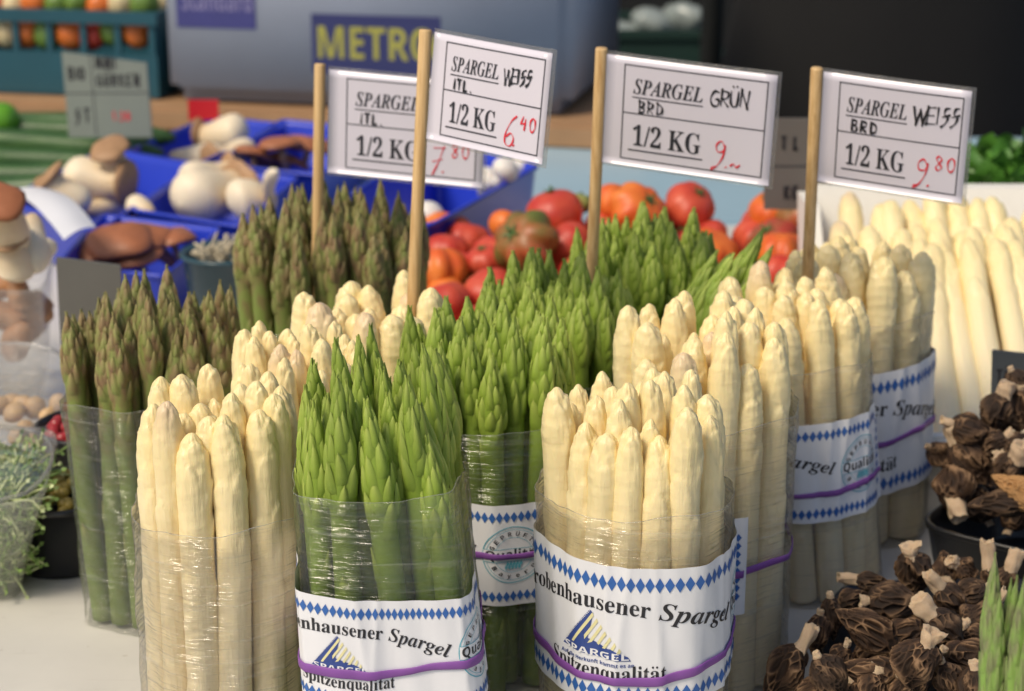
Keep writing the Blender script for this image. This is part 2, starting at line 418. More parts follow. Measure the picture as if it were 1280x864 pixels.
HL = .072
def label_art():
    """flat print of the sleeve: (u, v) in metres, u=0 at the end of the word Spargel"""
    A = []
    v, f = fit('Schrobenhausener', 'bold', -.140, -.0475, 0, .0085); v2, f2 = fit('Spargel', 'bi', -.0435, 0, 0, .0088)
    f = list(f)+[tuple(i+len(v) for i in q) for q in f2]; v = np.vstack([v, v2]); uc = -.078
    k = 2.5; sl = -2*k*(v[:,0]-uc); y = v[:,1].copy()
    v[:,1] = .0490-k*(v[:,0]-uc)**2+y; v[:,0] -= y*sl*.55; A.append(('lettering', M['ink'], (v, f), 0))
    v, f = fit('Spitzenqualität', 'bold', -.101, -.039, 0, .0078); y = v[:,1].copy(); v[:,1] = .0135+1.2*(v[:,0]+.072)**2+y
    A.append(('lettering', M['ink'], (v, f), 0))
    A.append(('diamond_border', M['blue_ink'], diamonds(-.165, .0525, HL-.0085, .0046, .0078), 0))
    A.append(('diamond_border', M['blue_ink'], diamonds(-.165, .0525, .0068, .0046, .0078), 0))
    A.append(('diamond_border', M['blue_ink'], diamonds(.011, HL-.0105, .0550, .0062, .0050, True), 0))
    # triangle emblem with a fan of spears and a row of roofs
    A.append(('emblem', M['navy'], quad2([(-.0935,.0255),(-.0560,.0240),(-.0575,.0262),(-.0640,.0290),(-.0780,.0330),(-.0755,.0462),(-.0775,.0478)]), 0))
    sp = []
    for i in range(7):
        a = (-.0760+i*.0024, .0460-i*.0026); b = (-.0865+i*.0040, .0290-i*.0003); w = .0008
        sp.append([(b[0]-w,b[1]),(b[0]+w,b[1]),(a[0]+w,a[1]-.001),(a[0],a[1]+.0006),(a[0]-w,a[1]-.001)])
    vs = []; fs = []
    for q in sp: fs.append(tuple(range(len(vs),len(vs)+5))); vs += q
    A.append(('emblem', M['cream'], (np.array(vs), fs), 1))
    A.append(('emblem', M['navy'], quad2([(-.0845,.0290),(-.0830,.0310),(-.0805,.0300),(-.0800,.0365),(-.0792,.0300),(-.0740,.0320),(-.0710,.0295),(-.0660,.0300),(-.0580,.0265),(-.0845,.0275)][::-1]), 2))
    A.append(('emblem', M['paper'], fit('SPARGEL', 'sans', -.0920,-.0570,.0246,.0034), 3))
    v, f = fit('SCHROBENHAUSENER', 'sans', 0, .0235, 0, .0014); a = math.atan2(.0478-.0275,-.0775+.0925)
    x = v[:,0].copy(); v[:,0] = -.0905+x*math.cos(a)-v[:,1]*math.sin(a); v[:,1] = .0290+x*math.sin(a)+v[:,1]*math.cos(a)
    A.append(('emblem', M['paper'], (v, f), 3))
    A.append(('lettering', M['navy'], fit('Auf die Herkunft kommt es an', 'sans', -.0945, -.0545, .0208, .0019), 0))
    # round seal
    cx, cy = .0260, .0365
    for r0, r1 in ((.0196,.0203),(.0178,.0181),(.0122,.0125)): A.append(('seal', M['teal'], ring2(cx,cy,r0,r1), 0))
    A.append(('seal', M['paper'], quad2([(cx-.0195,cy-.0042),(cx+.0195,cy-.0042),(cx+.0195,cy+.0042),(cx-.0195,cy+.0042)]), 1))
    for y in (-.0046,.0042): A.append(('seal', M['teal'], quad2([(cx-.0197,cy+y),(cx+.0197,cy+y),(cx+.0197,cy+y+.0004),(cx-.0197,cy+y+.0004)]), 2))
    A.append(('seal', M['ink'], fit('Qualität', 'sans', cx-.0182, cx+.0182, cy-.0026, .0062), 3))
    for s, a0, a1, fl in (('GEPRÜFTE', 158, 22, 1), ('Bayern', 215, 325, -1)):
        for i, ch in enumerate(s):
            a = math.radians(a0+(a1-a0)*i/(len(s)-1)); v, f = fit(ch, 'sans', -.0012, .0012, -.0016, .0030)
            ro = a-PI/2 if fl > 0 else a+PI/2; x, y = v[:,0].copy(), v[:,1].copy()
            v = np.stack([cx+.0151*math.cos(a)+x*math.cos(ro)-y*math.sin(ro), cy+.0151*math.sin(a)+x*math.sin(ro)+y*math.cos(ro)], 1)
            A.append(('seal', M['ink'], (v, f), 2))
    A.append(('seal', M['teal'], diamonds(cx-.006, cx+.007, cy-.0085, .0022, .0045), 2))
    A.append(('seal', M['teal'], diamonds(cx-.005, cx+.008, cy-.0062, .0022, .0035), 2))
    # join per name+material, finely split
    D = {}
    for nm, m, (v, f), lay in A:
        v, f = densify(v, f, .0022 if 'diamond' in nm or nm == 'emblem' else .004); k = (nm, m.name + (str(len(D)) if nm == 'lettering' else ''))
        if k not in D: D[k] = [m, [], [], []]
        o = len(D[k][1]); D[k][1] += [tuple(p) for p in v]; D[k][2] += [tuple(i+o for i in q) for q in f]; D[k][3] += [lay]*len(v)
    return D
ART = label_art()

def bundle(name, label, group, kind, px, D, Rb, n, H, seed, dome=.006, hv=.010, flare=.0, twist=.02, lean=(0,0), film=.165, sleeve=None, band=None, rsc=1.0, su=1.0, spread=1.0, film_off=.0006, fold=.0012):
    rng = random.Random(seed); z_mid = H*.9
    zc = D*math.cos(PITCH)+(CAMH-z_mid)*math.sin(PITCH); X = (px-640)/FPX*zc
    e = empty(name, (X-lean[0]*z_mid, D-lean[1]*z_mid, 0), label, 'asparagus bundle', group)
    r = RAD[kind]*rsc; P = pack(n, Rb, r, rng)*spread; Ln = []
    for i, (x, y) in enumerate(P):
        q = math.hypot(x, y)/Rb; s = rng.uniform(.86, 1.08)
        h = H+dome*(1-q*q)-dome*.4+rng.uniform(-hv, hv)
        lx, ly = lean[0]+flare*x/Rb/H*.01+rng.uniform(-twist,twist), lean[1]+flare*y/Rb/H*.01+rng.uniform(-twist,twist)
        Ln.append((lx, ly)); v = Vector((lx, ly, 1)).normalized()
        o = obj('spear', SP[kind][rng.randrange(len(SP[kind]))], e, (x, y, .001+rng.uniform(0,.003)))
        rs = r/(RAD['brown'] if kind == 'pale_green' else RAD[kind])
        o.rotation_mode = 'QUATERNION'; o.rotation_quaternion = v.to_track_quat('Z','Y') @ Quaternion((0,0,1), rng.uniform(0,6.28)); o.scale = (rs*s, rs*s, h/.22)
    Ln = np.array(Ln)
    fa = np.linspace(0, 2*PI, 73)[:-1]; U = np.stack([np.sin(fa), -np.cos(fa)], 1)
    cache = {}
    def hull(z):
        k = round(z*400)
        if k not in cache:
            C = P+Ln*(k/400); hs = (C@U.T).max(0)+r*1.09+.0012
            dd = np.cos(fa[:,None]-fa[None]); q = np.where(dd > .15, hs[None]/np.maximum(dd,.15), 9); cache[k] = q.min(1)
        return cache[k]
    def HR(a, z):
        z0 = math.floor(z*400)/400; w = (z-z0)*400; t = (a%(2*PI))/(2*PI)*72; i = int(t)%72; g = t-int(t)
        h0, h1 = hull(z0), hull(z0+.0025)
        return (h0[i]*(1-g)+h0[(i+1)%72]*g)*(1-w)+(h1[i]*(1-g)+h1[(i+1)%72]*g)*w
    ph = [rng.uniform(0,6.28) for _ in range(8)]
    def P3(a, z, off): r_ = HR(a, z)+off; return (r_*math.sin(a), -r_*math.cos(a), z)
    if film:
        mb = MB(); na, nz = 150, 46; vs = []; fs = []
        def wr(a, z):
            w = .0006*math.sin(7*a+40*z+ph[0])+.0005*math.sin(13*a-110*z+ph[1])+.0003*math.sin(23*a+260*z+ph[2])
            w += .0012*max(0, math.sin(3*a+ph[3]+z*25))*max(0, (z-film*.6)/film)
            o_ = film_off+.0012+w
            return min(o_, .0020) if sleeve and z < sleeve[0]+HL*sleeve[4]+.012 else o_
        ft = lambda a: film+.0022*math.sin(2*a+ph[4])+.0010*math.sin(5*a+ph[5])
        for i in range(nz+1):
            for j in range(na):
                a = 2*PI*j/na; z = .0015+(ft(a)-.0015)*i/nz; vs.append(P3(a, z, wr(a, z)))
        for i in range(nz):
            for j in range(na): fs.append((i*na+j, i*na+(j+1)%na, (i+1)*na+(j+1)%na, (i+1)*na+j))
        mb.add(vs, fs); obj('plastic_wrap', mb.mesh('plastic_wrap', M['film']), e)
        mb = MB(); tube(mb, [P3(2*PI*j/na, ft(2*PI*j/na), wr(2*PI*j/na, ft(2*PI*j/na))) for j in range(na+1)], .00022, 5)
        obj('film_edge', mb.mesh('film_edge', M['film_edge']), e)
    if sleeve:
        CR = [(rng.uniform(-1.5,1.5), rng.uniform(-3,3)) for _ in range(5)]
        z0, uend, tilt, ta, sc = sleeve; Rm = float(np.mean(hull(z0+HL*sc/2)))+.002
        def off(a, z): return .0031+fold*(.5+.5*math.sin(5*a+18*z+ph[6]))*(.4+.6*abs(math.sin(1.5*a+ph[7])))+.0004*math.sin(17*a+60*z)+sum(.0013*math.exp(-abs((a-c_+z*s_+PI)%(2*PI)-PI)/.05) for c_, s_ in CR)
        def Q(u, v, o): 
            a = math.radians(uend)+u*sc*su/Rm; z = z0+v*sc+tilt*math.cos(a-math.radians(ta)); return P3(a, z, off(a, z)+o)
        mb = MB(); nu, nv = 150, 14; vs = []; fs = []
        for i in range(nv+1):
            for j in range(nu+1): vs.append(Q((-.172+.234*j/nu)/(su if j in (0,) else 1), HL*i/nv, 0))
        for i in range(nv):
            for j in range(nu): k = i*(nu+1)+j; fs.append((k,k+1,k+nu+2,k+nu+1))
        mb.add(vs, fs); sl = obj('paper_sleeve', mb.mesh('paper_sleeve', M['paper']), e)
        for (nm, _), (m, v, f, lay) in ART.items():
            mb = MB(); mb.add([Q(p[0], p[1], .00034+.00008*l) for p, l in zip(v, lay)], f); obj(nm, mb.mesh(nm, m), sl)
    if band:
        z0, tl, ta, w = band; mb = MB(); na = 120; vs = []; fs = []
        zz = lambda a: z0+tl*math.cos(a-math.radians(ta))+.0012*math.sin(3*a+ph[2])+.0006*math.sin(7*a+ph[1])
        for j in range(na):
            a = 2*PI*j/na; z = zz(a); ww = w*(.75+.35*abs(math.sin(2*a+ph[0]))); o = .0022
            if sleeve:
                for k_ in (-2*PI, 0, 2*PI):
                    if -.172 < (a+k_-math.radians(uend))*Rm/sc < .062: o = off(a, z)+.0009
            for dz, do in ((-ww,0),(-ww*.8,.0004),(ww*.8,.0004),(ww,0),(ww*.8,-.0004),(-ww*.8,-.0004)): vs.append(P3(a, z+dz, o+do))
        for j in range(na):
            for k in range(6): q = (j+1)%na; fs.append((j*6+k, q*6+k, q*6+(k+1)%6, j*6+(k+1)%6))
        mb.add(vs, fs); obj('rubber_band', mb.mesh('rubber_band', M['band']), e)
    return e
G1, G2, G3 = 'bundles of white asparagus', 'bundles of green asparagus', 'bundles of purple-green asparagus'
bundle('asparagus_bundle','thin purple-tipped green asparagus bundle at the left beside the black pot',G3,'brown',190,1.22,.055,34,.214,1,dome=.016,hv=.011,flare=.9,twist=.03,film=.160)
bundle('asparagus_bundle','white asparagus bundle without a paper label, in front of the purple-green bundle',G1,'white',272,.985,.045,20,.228,2,hv=.010,film=.168,film_off=.0006,twist=.008)
bundle('asparagus_bundle','densely packed white bundle between the front unlabelled one and the dowel bundle',G1,'white',375,1.085,.043,25,.228,3,rsc=.86,hv=.008,film=.150)
bundle('asparagus_bundle','rear white bundle that carries the 6.40 price flag',G1,'white',460,1.20,.050,19,.222,4,rsc=1.15,dome=.004,hv=.012,film=.165)
bundle('asparagus_bundle','front green asparagus bundle whose paper sleeve shows the full words Spargel and Spitzenqualität',G2,'green',470,.945,.055,34,.252,5,rsc=.90,spread=1.24,flare=-1.5,dome=.012,hv=.018,twist=.02,lean=(-.07,0),film=.205,su=.82,sleeve=(.098,23,-.006,-5,.83),band=(.115,.004,100,.0024),fold=.0026)
bundle('asparagus_bundle','middle green bundle showing mostly the round seal of its sleeve',G2,'green',608,1.13,.050,29,.226,6,dome=.010,hv=.012,flare=.5,film=.176,sleeve=(.064,-8,.001,0,.92),band=(.095,.005,60,.0022),fold=.0022)
bundle('asparagus_bundle','green bundle without a sleeve behind the middle one, in front of the tomatoes',G2,'green',688,1.26,.054,33,.220,7,dome=.010,hv=.012,flare=.7,film=.16)
bundle('asparagus_bundle','rear green bundle that the 9.- price flag is stuck in',G2,'green',808,1.375,.052,31,.224,8,dome=.014,hv=.012,flare=.7,film=.16)
bundle('asparagus_bundle','small slanting green bundle leaning right between the rear green bundle and white ones',G2,'green',938,1.31,.026,9,.25,9,hv=.016,lean=(.50,.05),film=.12)
bundle('asparagus_bundle','front white bundle with the complete triangle emblem on its sleeve',G1,'white',798,.985,.0495,27,.226,10,dome=.006,hv=.010,film=.178,sleeve=(.074,62,-.003,0,1.12),band=(.094,-.007,-20,.0026),fold=.0009)
bundle('asparagus_bundle','tall white bundle right of the front labelled one, only the end of its label showing',G1,'white',880,1.125,.055,25,.226,11,rsc=1.1,dome=.012,hv=.014,film=.180,sleeve=(.061,-30,.001,0,.88),band=(.086,.004,80,.0022))
bundle('asparagus_bundle','white bundle behind the morel heap, its sleeve seal pressed narrow at the edge',G1,'white',985,1.265,.052,21,.214,12,rsc=1.15,dome=.010,hv=.012,lean=(-.10,0),film=.17,sleeve=(.067,8,.003,120,.98),band=(.088,.003,120,.0022))
bundle('asparagus_bundle','rearmost white bundle next to the white styrofoam box, sleeve reading er Spargel',G1,'white',1070,1.365,.0515,18,.212,13,rsc=1.22,hv=.008,film=.172,lean=(-.04,0),sleeve=(.045,76,.004,100,1.3),band=(.086,.006,110,.0024))
bundle('asparagus_bundle','large purple-brown tipped bundle that the 7.80 price flag stands in',G3,'brown',418,1.46,.074,56,.222,14,dome=.012,hv=.012,flare=.6,film=.14)
bundle('asparagus_bundle','small pale green thin asparagus bundle cut off at the lower right corner',G2,'pale_green',1308,.78,.028,32,.203,15,hv=.012,film=None)

# loose white spears in a styrofoam box
t = empty('styrofoam_box', (0,0,0), 'white styrofoam box full of loose white asparagus at the right', 'box')
bx0, bx1 = .285, .80
mb = MB(); box(mb, (bx0,1.37,.0), (bx1,1.82,.030), 0, .003); obj('bottom', mb.mesh('bottom', M['styro'], False), t)
mb = MB(); box(mb, (bx0,1.37,.0305), (bx1,1.385,.068), 0, .003); obj('front_lip', mb.mesh('front_lip', M['styro'], False), t)
mb = MB(); mb.add([(bx0,1.74,.0305),(bx1,1.74,.0305),(bx1,1.80,.167),(bx0,1.80,.167),(bx0,1.76,.0305),(bx1,1.76,.0305),(bx1,1.82,.167),(bx0,1.82,.167)],[(0,1,2,3),(5,4,7,6),(3,2,6,7),(0,3,7,4),(1,5,6,2),(0,4,5,1)]); obj('back_wall', mb.mesh('foam_wall', M['styro'], False), t)
mb = MB(); mb.add([(bx0,1.60,.0305),(bx0,1.74,.0305),(bx0,1.80,.164),(bx0,1.74,.164),(bx0-.012,1.60,.0305),(bx0-.012,1.74,.0305),(bx0-.012,1.80,.164),(bx0-.012,1.74,.164)],[(0,1,2,3),(5,4,7,6),(3,2,6,7),(0,3,7,4),(1,5,6,2),(0,4,5,1)]); obj('side_wall', mb.mesh('foam_side', M['styro'], False), t)
rng = random.Random(5)
rows = [(1.405,.036,1.35,[1184,1216,1248,1280,1312]), (1.455,.034,1.38,[1168,1200,1232,1264,1296]), (1.51,.033,1.38,[1076,1106,1136,1166,1196,1226,1256,1286]), (1.57,.033,1.2,[1066,1094,1122,1150,1178,1206,1234,1262,1290])]
ORD = ['leftmost','second','third','fourth','fifth','sixth','seventh','eighth','ninth','tenth','eleventh','twelfth','thirteenth','fourteenth']
k = 0
for ri, (y, z, ln, xs) in enumerate(rows):
    for xi, x in enumerate(xs):
        p = at(x, 400, D=y+.06); s = rng.uniform(1.15,1.32); h = rng.uniform(.208,.232)
        o = obj('white_spear', SP['white'][rng.randrange(10)], None, (p.x+rng.uniform(-.003,.003), y, z-.006+rng.uniform(0,.004)))
        o.rotation_mode = 'QUATERNION'; o.rotation_quaternion = Vector((rng.uniform(.02,.10), ln+rng.uniform(-.03,.03), 1)).to_track_quat('Z','Y') @ Quaternion((0,0,1), rng.uniform(0,6.28)); o.scale = (s,s,h/.22)
        lab = (ORD[xi]+(' ' if xi == 0 else ' from the left '))+['in the front row of loose white spears in the styrofoam box', 'in the second row of loose white spears in the styrofoam box', 'in the third row of loose white spears in the styrofoam box', 'in the rear row of loose white spears by the foam wall'][ri]
        tag(o, lab, 'asparagus spear', ['front row loose spears','second row loose spears','third row loose spears','rear row loose spears'][ri]); k += 1

# ------------------------------------------------------------------ price flags
def smooth(pts, n=6):
    P = [Vector((*p, 0)) for p in pts]; P = [P[0]*2-P[1]]+P+[P[-1]*2-P[-2]]; out = []
    for i in range(1, len(P)-2):
        for k in range(n):
            t = k/n; a, b, c, d = P[i-1:i+3]
            out.append(.5*((2*b)+(c-a)*t+(2*a-5*b+4*c-d)*t*t+(3*b-a-3*c+d)*t**3))
    out.append(P[-2]); return out
GL = {'W': [[(0,1),(.2,0),(.2,0),(.47,.8),(.47,.8),(.65,0),(.65,0),(.98,1.02)]], 'E': [[(.6,1),(.08,.95),(.08,.95),(0,.02),(0,.02),(.6,.05)],[(.05,.5),(.5,.53)]],
 'I': [[(.1,1),(.05,0)]], 'S': [[(.62,.98),(.32,.9),(.25,.6),(.48,.42),(.34,.08),(.02,-.18)],[(.1,.42),(.66,.6)]], 'T': [[(0,.95),(.75,1)],[(.38,.98),(.35,0)]],
 'L': [[(.08,1),(.02,.03),(.02,.03),(.55,.05)]], 'B': [[(.12,0),(.12,1),(.12,1),(.6,.92),(.5,.6),(.18,.52),(.62,.4),(.58,.06),(.05,0)]],
 'R': [[(.05,0),(.12,1),(.12,1),(.62,.88),(.5,.55),(.14,.48),(.14,.48),(.65,0)]], 'D': [[(.1,0),(.12,1),(.12,1),(.62,.75),(.62,.22),(.05,0)]],
 'G': [[(.68,.9),(.3,.95),(.02,.5),(.2,.05),(.6,.1),(.64,.45),(.36,.45)]], 'U': [[(.05,1),(.05,.25),(.3,0),(.55,.2),(.62,1)],[(.16,1.2),(.22,1.3)],[(.45,1.22),(.52,1.32)]],
 'N': [[(.02,0),(.1,1),(.1,1),(.55,.02),(.55,.02),(.68,1.05)]], '.': [[(.0,.0),(.1,.06)]], '-': [[(0,.1),(.18,.2),(.3,.08),(.48,.2)]],
 '6': [[(.72,1.15),(.4,.9),(.1,.4),(.12,.05),(.42,-.02),(.6,.25),(.42,.46),(.14,.30)]], '4': [[(.3,1),(.05,.45),(.05,.45),(.62,.5)],[(.55,.85),(.45,0)]],
 '0': [[(.35,1),(.08,.7),(.1,.2),(.35,0),(.6,.3),(.58,.8),(.33,1)]], '8': [[(.55,.85),(.3,1),(.12,.78),(.35,.52),(.58,.22),(.3,0),(.1,.2),(.35,.5),(.56,.78),(.5,.92)]],
 '9': [[(.55,.75),(.38,1.0),(.15,.85),(.2,.6),(.46,.62),(.57,.88),(.48,.45),(.25,.08),(-.02,-.12),(.0,-.02),(.2,.0)]], '7': [[(.15,.98),(.66,1),(.66,1),(.4,.4),(.1,-.12)],[(.1,.42),(.62,.56)]],
 'Ü': None}
GL['Ü'] = GL['U']; GL['O'] = GL['0']
GL['K'] = [[(.1,0),(.1,1)],[(.6,1),(.15,.5),(.15,.5),(.65,0)]]; GL['M'] = [[(0,0),(.1,1),(.1,1),(.38,.3),(.38,.3),(.65,1),(.65,1),(.75,0)]]; GL['1'] = [[(.1,.75),(.35,1),(.35,1),(.32,0)]]; GL['2'] = [[(.08,.8),(.35,1),(.58,.75),(.1,.02),(.1,.02),(.65,.04)]]
def hand(s, x, y, h, w, adv=.82, rot=0):
    """handwriting strokes -> ribbons of (x, y) in card metres"""
    V = []; F = []; L = []; cx = x; st_i = 0
    for ch in s:
        if ch == ' ': cx += h*.5; continue
        for st in GL[ch]:
            q = smooth([(cx+px*h*.8, y+py*h+(cx-x)*rot) for px, py in st]); o = len(V); lr = (st_i%4)*.00004; st_i += 1
            for i, p in enumerate(q):
                d = (q[min(i+1,len(q)-1)]-q[max(i-1,0)]); d = d.normalized() if d.length > 1e-9 else Vector((1,0,0)); nrm = Vector((-d.y,d.x,0))
                ww = w*.5*(.8+.35*math.sin(i*.5+cx*900)); V += [tuple((p+nrm*ww)[:2]), tuple((p-nrm*ww)[:2])]; L += [lr, lr]
            for i in range(len(q)-1): F.append((o+2*i, o+2*i+1, o+2*i+3, o+2*i+2))
        cx += h*adv*(.35 if ch in '.I' else 1.2 if ch == 'W' else .85)
    return V, F, L

def sign(label, top, bot, D, psi, tx, w, h, ly, u0, v0, word, price, l2, layout=None):
    T = at(*top, D=D+ly); B = at(*bot, D=D); up = (T-B).normalized()
    Bz = B - up*max(0, (B.z-.10)/up.z)
    e = Vector((math.cos(psi), -math.sin(psi), 0)); e = (e-up*e.dot(up)).normalized(); n = e.cross(up)
    e2 = e*math.cos(tx)+up*math.sin(tx); u2 = up*math.cos(tx)-e*math.sin(tx); O = T+e2*u0-u2*v0
    root = empty('price_flag', tuple(Bz), label, 'price sign', 'asparagus price flags on dowels')
    def loc(P): return P-Bz
    mb = MB(); rd = .0042
    tube(mb, [loc(Bz), loc(B), loc(T-up*.001), loc(T)], [rd,rd,rd,rd*.9], 16); st = obj('dowel', mb.mesh('dowel', M['wood']), root)
    def C(x, y, o=0): return loc(O+e2*x-u2*y+n*o)        # x right, y down from the card's top left corner
    def bow(x, y): return .0012*math.sin(PI*x/w)*math.cos(PI*y/h*.5)
    def sheet(x0, x1, y0, y1, o0, th, m, nm):
        mb = MB(); k = 14; vs = []; fs = []
        for s_ in (0, 1):
            for i in range(k+1):
                for j in range(k+1):
                    x = x0+(x1-x0)*i/k; y = y0+(y1-y0)*j/k; vs.append(C(x, y, o0+bow(x,y)-s_*th))
        N_ = (k+1)**2
        for i in range(k):
            for j in range(k):
                a = i*(k+1)+j; fs.append((a,a+1,a+k+2,a+k+1)); fs.append((N_+a,N_+a+k+1,N_+a+k+2,N_+a+1))
        for i in range(k):
            for a, b in ((i*(k+1),(i+1)*(k+1)),(i*(k+1)+k,(i+1)*(k+1)+k),(i,i+1),(k*(k+1)+i,k*(k+1)+i+1)): fs.append((a,b,b+N_,a+N_))
        mb.add(vs, fs); return obj(nm, mb.mesh(nm, m), root)
    sheet(-.0012, w+.0014, -.0014, h+.0012, -.0002, .0005, M['clear'], 'laminate')
    card = sheet(0, w-.0012, .0010, h-.001, .0006, .0003, M['card'], 'card')
    def put(V, F, m, nm, lay=0, L=None):
        V, F2 = (V, F) if L is not None else densify([tuple(p) for p in V], F, .012)
        mb = MB(); mb.add([C(p[0], p[1], .0009+bow(p[0],p[1])+lay*.0001+(L[i] if L is not None else 0)) for i, p in enumerate(V)], F2); return obj(nm, mb.mesh(nm, m), card)
    fx0, fx1, fy0, fy1, fm = .115*w, .945*w, .075*h, .925*h, .50*h; lw = .00075; vs = []; fs = []
    for x0, x1, y0, y1 in ((fx0,fx1,fy0,fy0+lw),(fx0,fx1,fy1-lw,fy1),(fx0,fx0+lw,fy0+lw,fy1-lw),(fx1-lw,fx1,fy0+lw,fy1-lw),(fx0+lw,fx1-lw,fm,fm+lw),(.17*w,.585*w,.355*h,.355*h+lw),(.16*w,.60*w,.83*h,.83*h+lw*1.3)):
        fs.append((len(vs),len(vs)+1,len(vs)+2,len(vs)+3)); vs += [(x0,y0),(x1,y0),(x1,y1),(x0,y1)]
    put(vs, fs, M['line'], 'ruled_frame')
    def T2(s, stl, x0, x1, yb, hh):
        v, f = fit(s, stl, x0, x1, 0, hh); v[:,1] = yb-v[:,1]; return v, f
    put(*T2('SPARGEL','bi',.175*w,.58*w,.325*h,.135*h), M['line'], 'lettering', 1)
    put(*T2('1/2 KG','bold',.185*w,.585*w,.79*h,.185*h), M['line'], 'lettering', 1)
    def H2(s, x, y, hh, ww, m, rot=0, adv=.82):
        V, F, L = hand(s, x, -y, hh, ww, adv, rot); put([(p[0],-p[1]) for p in V], F, m, 'handwriting', 2, L)
    H2(word, .625*w, .345*h, (.15 if word != 'GRÜN' else .14)*h*(1 if w > .1 else .86), .0015, M['ink'], .10, .66*w/.11)
    H2(l2, .21*w, .488*h, .098*h, .0015, M['ink'], .0, .98)
    big, small = price
    H2(big, .66*w, .88*h, .235*h, .0011, M['red'], 0, .55)
    if small: H2(small, .79*w, .725*h, .125*h, .0011, M['red'], 0, .95)
    return root
R_ = math.radians
sign('price flag reading SPARGEL ITL. 7.80, partly hidden behind another flag', (400,80),(397,290),1.42, R_(14.5),0,.1216,.0797,-.0017,.0075,.0023,'',('7.','80'),'ITL.')
sign('price flag reading SPARGEL WEISS ITL. 6.40', (532,37),(518,345),1.22, R_(38.9),R_(-2.5),.0961,.0703,.0095,.0084,-.0006,'WEISS',('6.','40'),'ITL.')
sign('price flag reading SPARGEL GRÜN BRD 9.-', (752,60),(740,335),1.32, R_(21.3),R_(-.2),.1204,.0785,-.0185,.0034,.0025,'GRÜN',('9.-',''),'BRD')
sign('price flag reading SPARGEL WEISS BRD 9.80', (1021,85),(1010,335),1.33, R_(26.4),R_(-.7),.1027,.0821,-.0257,.0052,.0007,'WEISS',('9.','80'),'BRD')
#%%PART2
# ------------------------------------------------------------------ morels
def m_morel():
    m = mat('morel_cap', rough=.62, spec=.35); N = NT(m); t = N.tint(); n = N.noise(N.coord(), 260, 4, .6)
    c = N.ramp(t, [(0,(.005,.003,.002)),(.30,(.014,.007,.004)),(.65,(.075,.040,.020)),(1,(.36,.22,.12))])
    c = N.mix(N.math('MULTIPLY', n, .5), c, (.07,.035,.018)); r = N.rnd()
    c = N.mix(N.math('MULTIPLY', N.math('GREATER_THAN', r, .55), N.math('MULTIPLY', r, .45)), c, (.02,.013,.009))
    N.col(c); N.bump(n, .5, .0008); return m
M['morel'] = m_morel(); M['morel_light'] = plain('pale_morel_cap', (.42,.23,.09), .6, .45, 150, bump=.5)
def m_stalk():
    m = mat('morel_stalk', rough=.6, sss=.15, sscale=.004); N = NT(m); n = N.noise(N.coord(), 120, 4, .65)
    N.col(N.ramp(n, [(.32,(.28,.13,.06)),(.46,(.60,.42,.26)),(.62,(.76,.62,.45))])); N.bump(N.noise(N.coord((1,1,.5)), 330, 3), .6, .0012); return m
M['stalk'] = m_stalk()
def cap_mesh(seed, light=False):
    rng = np.random.RandomState(seed); nu, nv = 140, 96; a = np.linspace(0,2*PI,nu+1)[:-1]; t = np.linspace(0,1,nv)
    A, T = np.meshgrid(a, t); prof = np.sin(PI*np.clip(.06+.94*T,0,1)**(.72+.2*rng.rand()))**.75*(1-.55*np.clip(T-.30,0,1)**1.3)
    # cap runs from z=0 (stalk side) to z=1 (tip), radius about .42
    L = 1.0; Rr = .40*prof; Z = T*L; D0 = np.stack([np.cos(A), np.sin(A)], -1)
    X = D0[...,0]*Rr; Y = D0[...,1]*Rr; P = np.stack([X*1.0, Y*1.0, Z*.50], -1)*1.0
    ns = 105; sa = rng.rand(ns)*2*PI; stt = rng.rand(ns)*1.02; sr = .40*np.sin(PI*np.clip(.06+.94*stt,0,1))**.75
    S = np.stack([np.cos(sa)*sr, np.sin(sa)*sr, stt*.50], -1)
    wob = np.stack([np.sin(P[...,2]*25+k*2+P[...,0]*17)*.02 for k in range(3)], -1)
    S[:,2] *= .5; P = P*np.array([1,1,.5]); d = np.linalg.norm((P+wob)[:,:,None]-S[None,None], axis=-1); d = np.partition(d, 2, -1); g = d[...,1]-d[...,0]
    ridge = np.exp(-(g/.036)**1.5); ridge *= .75+.25*np.sin(A*3+T*9)
    low = .09*np.sin(2*A+rng.rand()*6+T*2)+.07*np.sin(3*A+T*6+rng.rand()*6)
    Rr = Rr*(1+low)+(.14*ridge-.11)*np.sin(PI*np.clip(T,.02,.98))**.5
    bend = .08*math.sin(seed*1.7)*np.sin(PI*T)
    V = np.stack([D0[...,0]*Rr+bend, D0[...,1]*Rr, Z], -1).reshape(-1,3)
    F = [(i*nu+j, i*nu+(j+1)%nu, (i+1)*nu+(j+1)%nu, (i+1)*nu+j) for i in range(nv-1) for j in range(nu)]
    F.append(tuple(range(nu))[::-1]); F.append(tuple((nv-1)*nu+j for j in range(nu)))
    mb = MB(); mb.add(V, F, 0, np.clip(ridge,0,1).reshape(-1)); return mb.mesh('morel_cap', M['morel_light'] if light else M['morel'])
CAPS = [cap_mesh(i) for i in range(7)]; CAPL = cap_mesh(11, True)
